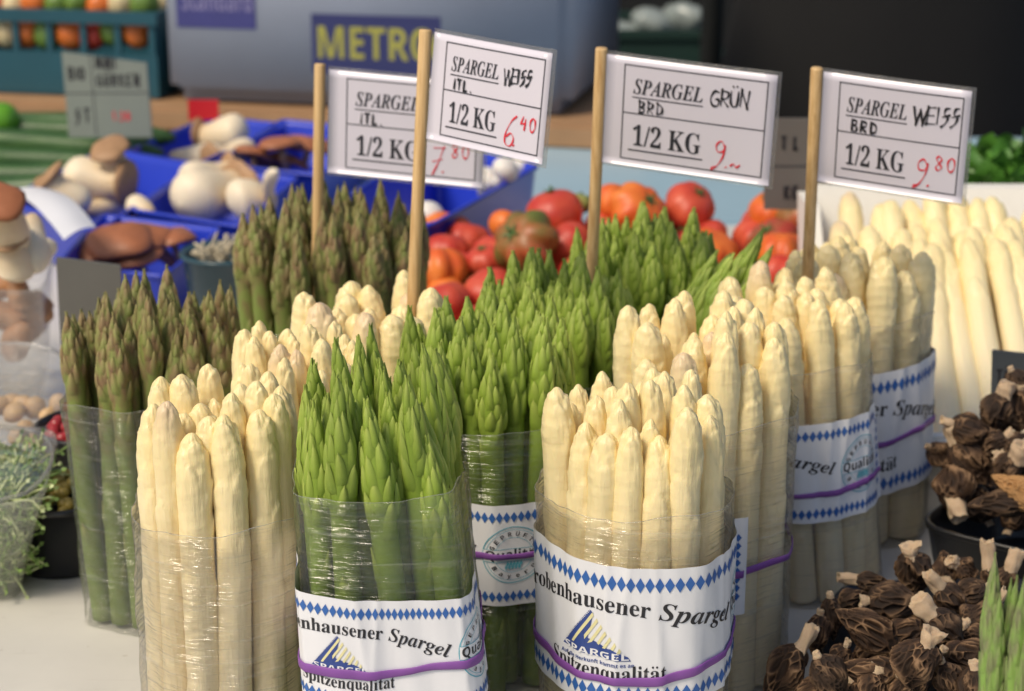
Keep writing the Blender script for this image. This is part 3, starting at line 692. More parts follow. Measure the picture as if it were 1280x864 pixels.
def stalk_mesh(seed):
    rng = random.Random(seed*7+1); mb = MB(); n = 26; vs = []; fs = []; prof = []
    fl = rng.choice([.95,1.05,1.2,1.35]); bx_, by_ = rng.uniform(-.35,.35), rng.uniform(-.35,.35); waist = rng.uniform(-.12,.12)
    for i in range(15): t = i/14; prof.append((.20*(1+(fl-1)*t**1.6-waist*math.sin(PI*t)+.05*math.sin(t*11+seed)), .12-t*1.12))
    inner = [(prof[-1][0]*.82, -1.0+.02), (prof[-1][0]*.66, -.90), (prof[-1][0]*.55, -.70), (.02, -.62)]
    pr = prof+inner; p = [rng.uniform(0,6) for _ in range(6)]; rag = rng.uniform(.03,.07)
    for i, (r, z) in enumerate(pr):
        bt = max(0, .1-z)**2*.25
        for j in range(n):
            a = 2*PI*j/n; k = 1+.13*math.sin(2*a+p[0]+z*3)+.07*math.sin(5*a+p[1]+z*2)+.05*math.sin(9*a+z*8+p[2])+.03*math.sin(14*a+p[4])
            zz = z+(rag*math.sin(2*a+p[3])+rag*.6*math.sin(5*a+p[0])+rag*.3*math.sin(11*a+p[5]) if i > 12 else 0); vs.append((r*k*math.cos(a)+bx_*bt, r*k*math.sin(a)+by_*bt, zz))
    for i in range(len(pr)-1):
        for j in range(n): fs.append((i*n+j, (i+1)*n+j, (i+1)*n+(j+1)%n, i*n+(j+1)%n))
    mb.add(vs, fs); return mb.mesh('morel_stalk', M['stalk'])
STK = [stalk_mesh(i) for i in range(9)]
RIGHT = Vector((1,0,0)); UPC = Vector((0, math.sin(PITCH), math.cos(PITCH))); TOW = Vector((0, -math.cos(PITCH), math.sin(PITCH)))
mrng = random.Random(3)
def morel(px, py, z, capL, capW, deg, stL, stW, tow, label, group, light=False):
    """cap centre on the heap at height z; sizes in picture pixels turned into metres at that depth"""
    c = at(px, py, z=z); s = depth(c)/FPX; a = math.radians(deg)
    d = (RIGHT*math.cos(a)+UPC*math.sin(a)+TOW*tow).normalized()       # from the cap to the cut stalk
    cl = capL*s*1.22; q = (-d).to_track_quat('Z','Y') @ Quaternion((0,0,1), mrng.uniform(0,6.28))
    base = c + d*cl*.5
    o = empty('morel', tuple(base), label, 'mushroom', group); o.rotation_mode = 'QUATERNION'; o.rotation_quaternion = q
    cp = obj('cap', CAPL if light else CAPS[mrng.randrange(7)], o); cw = capW*s*1.2/.84; cp.scale = (cw, cw*mrng.uniform(.9,1.05), cl)
    st = obj('stalk', STK[mrng.randrange(9)], o, (0,0,cl*.06)); sw = stW*s/.50; st.scale = (sw, sw, max(stL,6)*s*.95+cl*.06)
    return o
def tray(name, label, cat, corners, z0, z1, m, taper=.86, th=.0022, lipw=.012, bottom_z=None, group=None, rnd=.16):
    """open tray through four rim corners (counter clockwise), rounded corners, real wall thickness and rolled lip"""
    C = [Vector((p.x, p.y, 0)) for p in corners]; cen = sum(C, Vector())/4
    pts = []
    for i in range(4):
        a, b, d = C[i-1], C[i], C[(i+1)%4]
        for k in range(6):
            t = k/5; p0 = b+(a-b)*rnd; p2 = b+(d-b)*rnd; pts.append(p0*(1-t)**2+b*2*t*(1-t)+p2*t*t)
    base = Vector((cen.x, cen.y, z0)); e = empty(name, tuple(base), label, cat, group); n = len(pts)
    h = z1-z0; prof = [(taper, 0.0), (taper+.015, .004), (1-(1-taper)*.06, h-.004), (1.0, h-.003), (1+lipw, h-.0025), (1+lipw, h+.001), (1-.012, h+.0015), (1-.026, h-.006), (taper-.01, .0055), (taper-.03, .003)]
    mb = MB(); vs = []; fs = []
    for s, z in prof:
        for p in pts: q = (p-cen)*s; vs.append((q.x, q.y, z))
    for i in range(len(prof)-1):
        for j in range(n): fs.append((i*n+j, i*n+(j+1)%n, (i+1)*n+(j+1)%n, (i+1)*n+j))
    fs.append(tuple(range(n))[::-1]); fs.append(tuple((len(prof)-1)*n+j for j in range(n)))
    mb.add(vs, fs); obj('tray_body', mb.mesh('tray_body', m), e)
    return e
BL, BR = at(1092,716,z=.045), at(1262,700,z=.045); FR = at(1330,930,z=.045); FL = at(1000,905,z=.045)
tray('mushroom_tray','black plastic tray under the front morel heap','tray',[FL,FR,Vector((.36,1.17,0)),Vector((.215,1.165,0))],.001,.040,M['black'])
tray('mushroom_tray','black plastic tray holding the rear morels beside the styrofoam box','tray',[Vector((.278,1.225,0)),Vector((.44,1.11,0)),Vector((.55,1.30,0)),Vector((.36,1.345,0))],.001,.056,M['black'],taper=.90)
FM = [(1081,786,.075,72,50,-33,34,22,.1,'large brown morel in mid heap with a long pale stalk pointing down right'),
(1124,752,.070,62,46,178,12,15,.0,'dark morel behind the long-stalked one with a white stalk stub to its left'),
(1142,720,.068,52,40,102,12,24,.4,'morel at the top of the front heap with a hollow ring stalk pointing up'),
(1092,728,.060,40,26,172,22,16,.1,'slim morel at the back left with a cream stalk pointing left'),
(1068,750,.058,36,26,200,14,13,.1,'small dark morel lying behind the large brown one, stalk to the left'),
(1182,790,.078,54,48,132,26,30,.2,'blackish round morel with a thick blotched stalk pointing up left'),
(1190,754,.070,46,38,132,26,20,.2,'brown morel whose white stalk points up left toward the ringed one'),
(1222,768,.070,40,34,-150,12,22,.6,'brown morel showing its open pale stalk end, near the green spears'),
(1147,834,.080,56,52,72,20,27,.35,'dark round morel with a flared pale stalk standing straight up'),
(1083,837,.070,62,38,-4,20,25,.3,'morel with fine honeycomb ridges and a flared stalk end at its right'),
(978,844,.055,68,50,58,34,26,.2,'reddish brown morel at the far left of the heap with a broad stalk above'),
(1038,850,.066,54,42,120,8,14,.1,'light brown morel in the bottom row right of the far left one'),
(1020,794,.050,44,34,80,8,12,.2,'dark crumpled morel at the left slope of the heap'),
(1040,775,.055,46,26,95,8,11,.1,'narrow dark morel leaning against the large brown one'),
(1048,822,.060,30,28,60,10,10,.4,'small morel with a yellowish stub below the large brown one'),
(1216,826,.075,60,46,160,8,14,.1,'oval morel touching the green spears in the lower right'),
(1213,796,.072,34,30,-5,34,22,.1,'small morel with a smooth white stalk running behind the green spears'),
(1230,772,.068,36,30,50,24,12,.1,'morel half hidden by the green spears with a thin diagonal stalk'),
(1180,708,.060,38,32,-95,8,22,.7,'morel in the back row whose hollow stalk faces the front'),
(1208,712,.060,34,28,150,12,18,.5,'reddish morel in the back row with a pinkish stub'),
(1238,724,.062,30,26,95,34,22,.1,'morel in the back row with a tall jagged stalk standing up'),
(1258,726,.062,28,24,72,26,24,.1,'rightmost back row morel with a blunt upright stalk'),
(1208,742,.066,42,36,20,6,10,.2,'round dark morel seen end on in the upper right of the front heap'),
(1138,792,.062,54,40,-170,6,10,.1,'nearly black morel in the hollow between large ones'),
(1090,862,.062,40,34,75,10,18,.3,'pale ribbed morel cut by the lower edge under the flared one'),
(1128,868,.060,44,36,60,10,14,.3,'morel at the lower edge with a short tan stub'),
(1186,852,.068,46,38,115,10,14,.3,'brown crinkled morel in the bottom row right of the round one'),
(1196,834,.066,36,30,100,10,12,.3,'small brown morel between the round one and the oval one'),
(1010,868,.050,50,36,20,8,12,.2,'dark morel at the lower edge beside the far left one'),
(1222,862,.070,48,40,100,10,16,.3,'morel in the lower right corner under the oval one'),
(1240,850,.066,46,38,60,8,16,.2,'partly hidden morel behind the green spears at the bottom')]
for f in FM: morel(*f, 'morels heaped at the front right')
for i in range(34):
    px = mrng.uniform(1000,1260); py = mrng.uniform(740,880)
    if px < 1060 and py < 790: continue
    morel(px, py+22, .036, mrng.uniform(40,56), mrng.uniform(32,42), mrng.uniform(0,360), mrng.uniform(6,16), 14, mrng.uniform(-.2,.3), 'dark morel buried low in the front right heap', 'buried morels of the front heap')
for f in [(1190,600,.078,50,48,-88,24,30,.55,'grey-brown morel hanging over the tray rim with its cut stalk facing out'),
(1218,580,.088,62,42,128,22,26,.1,'dark morel behind the overhanging one with an orange cut end up left'),
(1180,570,.080,36,28,150,6,10,.1,'small reddish morel at the left corner of the rear tray'),
(1218,538,.112,48,42,165,16,14,.1,'dark chunky morel on the left slope of the rear heap'),
(1246,520,.118,46,42,75,18,26,.2,'reddish brown morel with a ragged pale stalk near the dark price board'),
(1276,514,.120,44,40,90,6,12,.1,'brown morel at the right edge below the dark price board'),
(1236,562,.100,44,38,40,12,14,.3,'brown morel in the middle of the rear heap'),
(1262,592,.092,46,36,70,20,32,.6,'rear tray morel showing a wide hollow tan stalk'),
(1246,632,.074,62,36,0,6,10,.0,'blackish ridged morel lying along the rim of the rear tray'),
(1274,556,.104,42,36,200,16,18,.2,'morel at the right edge with its pale stalk to the left'),
(1276,486,.130,42,34,120,6,10,.1,'topmost dark morel of the rear heap'),
(1262,532,.108,34,30,90,16,12,.3,'small morel with a slim upright stub in the rear heap'),
(1296,580,.095,50,40,30,8,12,.2,'morel cut by the right edge in the middle of the rear heap'),
(1300,520,.115,50,40,60,8,12,.2,'morel cut by the right edge high on the rear heap')]: morel(*f, 'morels in the rear tray')
morel(1272,612,.086,60,40,-30,6,10,.3,'light orange-brown morel on the rear tray','morels in the rear tray',light=True)
for i in range(16):
    morel(mrng.uniform(1195,1330), mrng.uniform(560,640), mrng.uniform(.05,.062), 50, 40, mrng.uniform(0,360), 8, 12, .1, 'dark morel buried low in the rear tray', 'buried morels of the rear tray')

# ------------------------------------------------------------------ price boards, boxes, crates at the back
def slab(mb, P, th):
    P = [Vector(p) for p in P]; n = (P[1]-P[0]).cross(P[2]-P[0]).normalized()
    mb.add([*P, *[p-n*th for p in P]], [(0,1,2,3),(7,6,5,4),(4,5,1,0),(5,6,2,1),(6,7,3,2),(7,4,0,3)]); return n
def board(label, corners, m, inks, name='price_board'):
    """corners: bottom left, bottom right, top right, top left; inks: strokes in board fractions"""
    P = corners; o0 = P[0]; ex, ey = P[1]-P[0], P[3]-P[0]; e = empty(name, tuple(o0), label, 'price sign')
    mb = MB(); n = slab(mb, [p-o0 for p in P], .003); b = obj('board', mb.mesh('board', m, False), e)
    for nm, mm, strokes in inks:
        mb = MB(); k = 0
        for st in strokes:
            w = st[0]; q = [Vector(((a*ex.length), (c*ey.length), 0)) for a, c in st[1:]]
            q = smooth([(v.x, v.y) for v in q], 4) if len(q) > 2 else q; vs = []
            for i, p in enumerate(q):
                d = (q[min(i+1,len(q)-1)]-q[max(i-1,0)]).normalized(); nn = Vector((-d.y,d.x,0))*w*.5
                for s in (p+nn, p-nn): vs.append(ex.normalized()*s.x+ey.normalized()*s.y+n*(.0005+(k%5)*.00006))
            mb.add(vs, [(2*i,2*i+1,2*i+3,2*i+2) for i in range(len(q)-1)]); k += 1
        obj(nm, mb.mesh(nm, mm), b)
    return e
def scrib(word, x, y, h, w, asp=1.0):
    out = []; cx = x
    for ch in word:
        if ch == ' ': cx += h*.5*asp; continue
        for st in GL[ch]: out.append([w]+[(cx+a*h*.75*asp, y+b*h) for a, b in st])
        cx += h*.85*asp*(.4 if ch in '.I' else 1)
    return out
D0 = 2.50
board('grey green price board standing among the cucumbers', [at(86,172,D=D0), at(190,172,D=D0-.03), at(183,79,D=D0-.03), at(77,65,D=D0)], M['slate'],
  [('ruled_frame', M['line'], [[.0012,(.34,.02),(.34,.98)],[.0012,(0,.52),(1,.52)]]), ('handwriting', M['ink'], scrib('BIO',.06,.68,.14,.003,.8)), ('handwriting', M['ink'], scrib('MINI',.40,.80,.13,.003,.8)), ('handwriting', M['ink'], scrib('GURKEN',.40,.60,.13,.003,.8)), ('handwriting', M['ink'], scrib('ST',.10,.18,.16,.003,.8)), ('handwriting', M['red'], scrib('1.20',.55,.2,.10,.002,.8))])
D0 = 1.82
board('dark taupe board with faint writing between the two right price flags', [at(955,262,D=D0), at(1040,262,D=D0), at(1040,148,D=D0), at(955,148,D=D0)], plain('taupe_board', (.13,.12,.11), .5, .1, 20),
  [('ruled_frame', M['line'], [[.0012,(.03,.48),(.97,.48)]]), ('handwriting', M['ink'], scrib('KG',.30,.12,.14,.003)), ('handwriting', M['ink'], scrib('T L',.25,.66,.14,.003))])
D0 = 1.36
board('dark price board reading TÜ half hidden by the rear morels', [at(1238,510,D=D0), at(1330,520,D=D0-.02), at(1332,448,D=D0-.02), at(1240,438,D=D0)], M['slate_dark'],
  [('handwriting', M['ink'], scrib('TÜ',.07,.42,.26,.0016,.55))])
D0 = 1.50
board('plain grey back of a board behind the left asparagus bundle', [at(76,440,D=D0), at(158,440,D=D0), at(150,332,D=D0), at(70,322,D=D0)], plain('grey_metal_board', (.15,.145,.13), .4, .15, 20), [], 'sign_back')
P = [at(12,238,z=.115), at(80,300,z=.115), at(120,284,z=.115), at(66,238,z=.12)]
mb = MB(); vs = []; fs = []; n = 8
for i in range(n+1):
    for j in range(n+1):
        u, v = i/n, j/n; p = P[0]*(1-u)*(1-v)+P[1]*u*(1-v)+P[2]*u*v+P[3]*(1-u)*v; vs.append(p-P[0]+Vector((0,0,.008*math.sin(PI*u)+.004*math.sin(PI*v))))
for i in range(n):
    for j in range(n): k = i*(n+1)+j; fs.append((k,k+1,k+n+2,k+n+1))
mb.add(vs, fs)
o = obj('paper_slip', mb.mesh('paper_slip', M['paper']), None, P[0]); tag(o, 'white paper slip lying over the king oyster mushrooms', 'paper')

# rear bench frame: rotated a little clockwise
BZ = math.radians(-13); bo = at(210,118,z=.05)
bench = empty('rear_bench', (bo.x, bo.y, -.86), 'brown wooden bench carrying the grey foam box and teal crates', 'bench', rz=BZ)
mb = MB(); box(mb, (-1.6,-.06,.86), (.78,.55,.90), 0, .006); obj('plank', mb.mesh('plank', M['plank'], False), bench)
for x in (-1.4, .7):
    for y in (.0, .45):
        mb = MB(); box(mb, (x-.025,y-.02,.001), (x+.025,y+.02,.858)); obj('leg', mb.mesh('leg', M['plank'], False), bench)
fb = empty('foam_box', (bo.x, bo.y, .042), 'big grey blue foam box printed METRO and Standard on the wooden bench', 'box', rz=BZ)
mb = MB(); box(mb, (.005,-.02,.002), (.655,.42,.36), 0, .022); obj('box_body', mb.mesh('box_body', M['foambox']), fb)
mb = MB(); box(mb, (.0,-.025,.362), (.660,.425,.42), 0, .012); obj('lid', mb.mesh('lid', M['foambox']), fb)
def label_on(x0, x1, z0, z1, word, m, mt, tx0, tx1, tz, th):
    mb = MB(); mb.add([(x0,-.0212,z0),(x1,-.0212,z0),(x1,-.0212,z1),(x0,-.0212,z1),(x0,-.020,z0),(x1,-.020,z0),(x1,-.020,z1),(x0,-.020,z1)], [(0,1,2,3),(4,7,6,5),(0,4,5,1),(1,5,6,2),(2,6,7,3),(3,7,4,0)])
    l = obj('printed_label', mb.mesh('printed_label', m, False), fb)
    v, f = fit(word, 'sans', tx0, tx1, tz, th); mb = MB(); mb.add([(p[0],-.0218,p[1]) for p in v], f); obj('lettering', mb.mesh('lettering', mt, False), l)
label_on(.250,.455,.055,.145,'METRO',plain('label_navy',(.03,.035,.13),.5),plain('yellow_ink',(.36,.34,.07),.5),.260,.445,.078,.048)
label_on(.030,.160,.118,.200,'Standard',plain('faded_blue_ink',(.05,.05,.20),.5),plain('pale_ink',(.22,.20,.38),.5),.040,.155,.145,.030)
# teal crates
def crate(label, x0, x1, z, h, dy=0, m='teal_crate'):
    w, d = x1-x0, .36; e = empty('produce_crate', tuple(Matrix.Rotation(BZ,4,'Z')@Vector((x0,dy,0))+Vector((bo.x,bo.y,z))), label, 'crate', rz=BZ)
    mb = MB(); box(mb, (0,0,0), (w,d,.01)); obj('bottom', mb.mesh('bottom', M[m], False), e)
    for nm, y0, y1 in (('front_wall',0,.008),('back_wall',d-.008,d)):
        mb = MB(); box(mb, (0,y0,.0102), (w,y1,h*.50)); box(mb, (-.003,y0-.004,h-.02), (w+.003,y1+.004,h)); n = max(3, int(w/.055))
        for i in range(n+1): x = .008+(w-.016)*i/n; box(mb, (x-.005,y0+.001,h*.50+.0002), (x+.005,y1-.001,h-.0202))
        obj(nm, mb.mesh(nm, M[m], False), e)
    for x in (0, w-.008):
        mb = MB(); box(mb, (x,.0085,.0102), (x+.008,d-.0085,h-.0005)); obj('end_wall', mb.mesh('end_wall', M[m], False), e)
    return e
crate('long teal slatted crate of mixed vegetables left of the grey foam box', -.50, -.015, .043, .135)
pr = random.Random(4); Rm = Matrix.Rotation(BZ,4,'Z')
def blob(r, sx=1, sz=1, rib=0, seed=0, n=20, m=12, dent=.12):
    mb = MB(); vs = []; fs = []; rg = random.Random(seed); p = rg.uniform(0,6)
    for i in range(m+1):
        t = PI*i/m
        for j in range(n):
            a = 2*PI*j/n; k = 1+rib*(abs(math.sin(a*3.5+p))-.6)*math.sin(t)+.04*math.sin(2*a+p)
            z = math.cos(t)*sz; rr = math.sin(t)*k
            z -= dent*math.exp(-(t/.45)**2); vs.append((r*rr*math.cos(a)*sx, r*rr*math.sin(a), r*z))
    for i in range(m):
        for j in range(n): fs.append((i*n+j, (i+1)*n+j, (i+1)*n+(j+1)%n, i*n+(j+1)%n))
    mb.add(vs, fs); return mb
vm = {'red': plain('red_pepper', (.55,.05,.025), .3, .2, 30), 'orange': plain('orange_pepper', (.70,.17,.03), .3, .2, 30), 'green': plain('green_pepper', (.13,.22,.04), .35, .2, 30), 'cream': plain('cream_vegetable', (.62,.50,.28), .4, .2, 30)}
vme = {k: blob(.022, 1, 1.15, .15, i).mesh('vegetable', m) for i, (k, m) in enumerate(vm.items())}
cnt = {}
for lv in (0, 1):
    for i in range(12):
        for rw in range(2):
            c = pr.choice(['red','orange','green','cream','red'] if lv == 0 else ['orange','red','green','green','cream'])
            q = Rm@Vector((-.475+i*.0375+lv*.012, .032+rw*.05+lv*.01, 0))+Vector((bo.x,bo.y,.043+(.096 if lv == 0 else .138)+pr.uniform(-.006,.006)))
            o = obj('bell_pepper', vme[c], None, q); o.rotation_euler = (pr.uniform(-.6,.6),pr.uniform(-.6,.6),pr.uniform(0,6)); s_ = pr.uniform(.95,1.2); o.scale = (s_,s_,s_)
            kk = (c, lv, rw); cnt[kk] = cnt.get(kk, -1)+1
            tag(o, f"{ORD[cnt[kk]]} {c} pepper from the left, {'front' if rw == 0 else 'rear'} row, {'seen through the slots of' if lv == 0 else 'heaped above the rim of'} the teal crate", 'vegetable', 'peppers in the teal crate')
o = obj('red_tag', (lambda b: (box(b, (-.02,-.001,0), (.022,.001,.028)), b.mesh('red_tag', mat('red_card', (.62,.02,.03), .4), False))[1])(MB()), None, at(254,150,D=2.62)+Vector((0,0,.0)))
o.location.z = max(o.location.z, .0); tag(o, 'small red tag standing behind the blue trays', 'tag')
# dark green crates and shelf in the middle distance
def far_crate(label, px0, px1, pyb, pyt, D, m):
    a = at(px0,pyb,D=D); b = at(px1,pyb,D=D); h = at(px0,pyt,D=D).z-a.z; w = b.x-a.x
    e = empty('storage_crate', tuple(a), label, 'crate'); 
    mb = MB(); box(mb, (0,0,0), (w,.35,.012)); obj('bottom', mb.mesh('bottom', m, False), e)
    for nm, y0, y1 in (('front_wall',0,.01),('back_wall',.34,.35)):
        mb = MB(); box(mb, (0,y0,.0122), (w,y1,h-.02)); box(mb, (-.006,y0-.008,h-.0198), (w+.006,y1+.008,h)); obj(nm, mb.mesh(nm, m, False), e)
    for x in (0, w-.01):
        mb = MB(); box(mb, (x,.0105,.0122), (x+.01,.3395,h-.021)); obj('end_wall', mb.mesh('end_wall', m, False), e)
    return e
sh = empty('rear_shelf', (at(745,60,D=4.4).x, 4.4, -.86), 'dark green rear shelf carrying crates behind the foam box', 'shelf')
zs = at(800,100,D=4.4).z+.86
mb = MB(); box(mb, (0,0,zs-.03), (1.2,.5,zs)); obj('shelf_board', mb.mesh('shelf_board', M['dkgreen'], False), sh)
for x in (.02, .26, 1.15):
    for y in (.03,.45):
        mb = MB(); tube(mb, [(x,y,0),(x,y,zs-.0305)], .018, 8); obj('post', mb.mesh('post', M['dark']), sh)
far_crate('dark green storage crate on the rear shelf with pale wrapped goods', 745, 885, 98, 38, 4.45, M['dkgreen'])
far_crate('dark green crate on the ground below the rear shelf', 745, 890, 175, 125, 4.6, M['dkgreen'])
pw = plain('pale_wrap', (.26,.30,.29), .25, .3, 40); bm_ = blob(.055, 1.4, .7, .2, 5).mesh('wrapped_bundle', pw)
for i, (px, py, l) in enumerate([(778,44,'pale wrapped pack at the left in the far green crate'),(822,30,'shiny pale wrapped pack in the middle of the far green crate'),(858,26,'larger pale wrapped pack at the right in the far green crate')]):
    o = obj('wrapped_pack', bm_, None, at(px,py,D=4.62)); o.rotation_euler = (.3*i,.2,i); tag(o, l, 'package')
p0 = at(885,200,D=4.2); mb = MB(); tube(mb, [(0,0,0),(0,0,2.6)], .025, 12); o = obj('awning_post', mb.mesh('awning_post', M['dark']), None, (p0.x,4.2,-.86)); tag(o, 'dark upright pole between the far crates and the vendor', 'pole')
far_crate('light blue crate behind the vendor at the right edge', 1262, 1420, 172, 66, 4.0, plain('light_blue_crate', (.20,.42,.58), .4, .1, 10))
# ------------------------------------------------------------------ vendor in black
def person():
    D = 3.55; c = at(1105,100,D=D); g = -.86; e = empty('person', (c.x, D, g), 'person in black clothes with a long wide apron standing behind the stall', 'person', rz=.15)
    import bmesh
    J = {'pelvis':(0,0,.98,.16),'waist':(0,0,1.12,.15),'chest':(0,0,1.36,.155),'neck':(0,0,1.52,.055),'headb':(0,-.02,1.60,.075),'headt':(0,-.01,1.72,.085),
      'lhip':(.10,0,.92,.10),'lknee':(.11,-.01,.50,.062),'lank':(.11,.01,.09,.042),'ltoe':(.12,-.17,.035,.032),
      'rhip':(-.10,0,.92,.10),'rknee':(-.11,-.01,.50,.062),'rank':(-.11,.01,.09,.042),'rtoe':(-.12,-.17,.035,.032),
      'lsh':(.19,0,1.42,.062),'lel':(.27,.06,1.14,.047),'lwr':(.14,.20,1.02,.032),'rsh':(-.19,0,1.42,.062),'rel':(-.27,.06,1.14,.047),'rwr':(-.14,.20,1.02,.032)}
    E_ = [('pelvis','waist'),('waist','chest'),('chest','neck'),('neck','headb'),('headb','headt'),('pelvis','lhip'),('lhip','lknee'),('lknee','lank'),('lank','ltoe'),('pelvis','rhip'),('rhip','rknee'),('rknee','rank'),('rank','rtoe'),('chest','lsh'),('lsh','lel'),('lel','lwr'),('chest','rsh'),('rsh','rel'),('rel','rwr')]
    for sd in ('l','r'):
        s = 1 if sd == 'l' else -1
        for k in range(4):
            J[f'{sd}f{k}'] = (s*.08, .225+.008*s, 1.03-.018*k, .011); J[f'{sd}g{k}'] = (s*.03, .235+.012*s, 1.02-.017*k, .009); E_ += [(f'{sd}wr',f'{sd}f{k}'),(f'{sd}f{k}',f'{sd}g{k}')]
        J[f'{sd}th'] = (s*.11,.20,1.07,.011); E_.append((f'{sd}wr',f'{sd}th'))
    ks = list(J); me = bpy.data.meshes.new('body'); me.from_pydata([J[k][:3] for k in ks], [(ks.index(a),ks.index(b)) for a, b in E_], [])
    o = obj('body', me, e); me.materials.append(M['skin']); me.materials.append(M['cloth'])
    sk = o.modifiers.new('skin','SKIN'); o.modifiers.new('sub','SUBSURF').render_levels = 2; o.modifiers['sub'].levels = 2
    for i, k in enumerate(ks): me.skin_vertices[0].data[i].radius = (J[k][3],)*2; me.skin_vertices[0].data[i].use_root = (k == 'pelvis')
    bpy.context.view_layer.update(); dg = bpy.context.evaluated_depsgraph_get(); m2 = bpy.data.meshes.new_from_object(o.evaluated_get(dg)); o.modifiers.clear(); o.data = m2
    m2.materials.clear(); m2.materials.append(M['skin']); m2.materials.append(M['cloth'])
    for p in m2.polygons:
        q = p.center; p.material_index = 0 if (q.z > 1.50 or (q.y > .17 and abs(q.x) < .16 and .9 < q.z < 1.1)) else 1; p.use_smooth = True
    mb = MB(); vs = []; fs = []; n = 40; rows = 12
    for i in range(rows+1):
        z = 1.12-.66*i/rows
        for j in range(n):
            a = 2*PI*j/n; r = (.20+.085*(i/rows)**.7)*(1+.03*math.sin(9*a)*i/rows); vs.append((r*1.12*math.cos(a), r*.85*math.sin(a), z))
    for i in range(rows):
        for j in range(n): fs.append((i*n+j,(i+1)*n+j,(i+1)*n+(j+1)%n,i*n+(j+1)%n))
    mb.add(vs, fs); ap = obj('apron', mb.mesh('apron', M['cloth']), e)
    mb = blob(.105, .95, 1.1, 0, 3, dent=0); h = obj('hair', mb.mesh('hair', plain('dark_hair', (.02,.012,.008), .5)), e, (0,.025,1.705)); h.scale = (.95,.9,1)
    for sx in (-1,1):
        mb = blob(.012, 1, 1, 0, 1, 10, 8, 0); obj('eye', mb.mesh('eye', mat('eye_white', (.7,.7,.7), .2)), e, (sx*.032,-.088,1.665))
    mb = MB(); tube(mb, [(0,-.085,1.675),(0,-.108,1.635),(0,-.098,1.625)], [.008,.014,.008], 8); obj('nose', mb.mesh('nose', M['skin']), e)
    mb = MB(); tube(mb, [(-.022,-.090,1.600),(0,-.096,1.598),(.022,-.090,1.600)], [.003,.006,.003], 8); obj('mouth', mb.mesh('mouth', mat('lips', (.4,.13,.1), .4)), e)
    e.scale = (1.12,1,1)
person()

# ------------------------------------------------------------------ blue trays
def wz(p, z): return at(p[0], p[1], z=z)
BT = [('blue tray of king oyster mushrooms at the back, next to the dark mushroom tray', [(157,190),(247,205),(358,156),(262,146)]),
      ('blue tray of brown shiitake at the back behind the 7.80 flag', [(268,205),(402,219),(470,162),(352,150)]),
      ('blue tray of brown-capped king oyster mushrooms beside the paper slip', [(8,250),(120,290),(243,208),(130,186)]),
      ('blue tray with pale king oyster mushrooms in the middle of the blue trays', [(165,262),(300,283),(372,222),(250,210)]),
      ('blue tray of reddish shiitake nearest to the left asparagus bundle', [(72,330),(205,345),(276,286),(128,269)]),
      ('large blue tray of small white mushrooms left of the tomatoes', [(405,262),(538,282),(674,207),(545,180)])]
TZ = .066
for l, c in BT:
    tall = l.startswith('large'); tray('mushroom_tray', l, 'tray', [wz(p, .11 if tall else TZ) for p in c], .003, .11 if tall else TZ, M['blue'], taper=.90, rnd=.07, lipw=.03, group='blue plastic mushroom trays')
def m_grad(name, a, b, c, z1, z2):
    m = mat(name, rough=.5, sss=.1, sscale=.01); N = NT(m); t = N.tint(); n = N.noise(N.coord(), 90, 4, .6)
    cc = N.ramp(t, [(0,a),(.5,b),(1,c)]); N.col(N.mix(N.math('MULTIPLY', n, .35), cc, tuple(x*.6 for x in b))); return m
M['oyster'] = m_grad('king_oyster_skin', (.90,.80,.62), (.86,.72,.50), (.72,.52,.30), 0, 1)
M['oystercap'] = plain('king_oyster_cap', (.38,.22,.11), .55, .45, 70, bump=.4)
M['shiitake'] = plain('shiitake_cap', (.36,.13,.055), .5, .35, 50, bump=.3)
M['shiistem'] = plain('shiitake_gill', (.55,.33,.18), .6, .2, 80)
def oyster(a, b, za, zb, r0, rc, label, group='king oyster mushrooms in the blue trays', capm='oystercap'):
    A = at(a[0], a[1], z=za); B = at(b[0], b[1], z=zb); s = depth(A)/FPX; L = (B-A).length; d = (B-A).normalized()
    e = empty('king_oyster_mushroom', tuple(A), label, 'mushroom', group); e.rotation_mode = 'QUATERNION'; e.rotation_quaternion = d.to_track_quat('Z','Y')
    mb = MB(); k = 14; pts = []; rr = []; tt = []
    for i in range(k+1):
        t = i/k; pts.append((.06*L*math.sin(PI*t), .03*L*math.sin(2*PI*t), L*t)); tt.append(t)
        r = r0*s*(math.sin(min(1,t*3.2)*PI/2)**.6)*(1-.32*max(0,t-.25)/.75)+.0005
        if rc: r += (rc-r0)*.55*s*max(0,(t-.75)/.25)**1.5
        else: r *= max(.05, (1-t**6))**.5
        rr.append(r)
    tube(mb, pts, rr, 18, tint=tt); obj('stem', mb.mesh('stem', M['oyster']), e)
    if rc:
        mb = MB(); n = 22; R = rc*s; pf = [(.50,-.22),(.80,-.06),(1.08,.08),(1.12,.17),(.95,.30),(.55,.40),(.05,.42)]; vs = []; fs = []
        for r, z in pf:
            for j in range(n): q = 2*PI*j/n; w = 1+.10*math.sin(2*q+L*90)+.05*math.sin(5*q); vs.append((R*r*w*math.cos(q)+0, R*r*w*math.sin(q), L+R*(z-.15)))
        for i in range(len(pf)-1):
            for j in range(n): fs.append((i*n+j,i*n+(j+1)%n,(i+1)*n+(j+1)%n,(i+1)*n+j))
        fs.append(tuple(range(n))[::-1]); fs.append(tuple((len(pf)-1)*n+j for j in range(n)))
        mb.add(vs, fs); obj('cap', mb.mesh('cap', M[capm]), e)
    return e
oyster((312,166),(252,172),0.074,0.064,25,23,'thick white king oyster with an orange-brown cap in the back blue tray')
oyster((285,198),(212,194),0.049,0.049,17,0,'pale king oyster lying low in the back blue tray')
oyster((78,224),(158,228),0.074,0.074,27,28,'fat white king oyster with its round brown cap to the right')
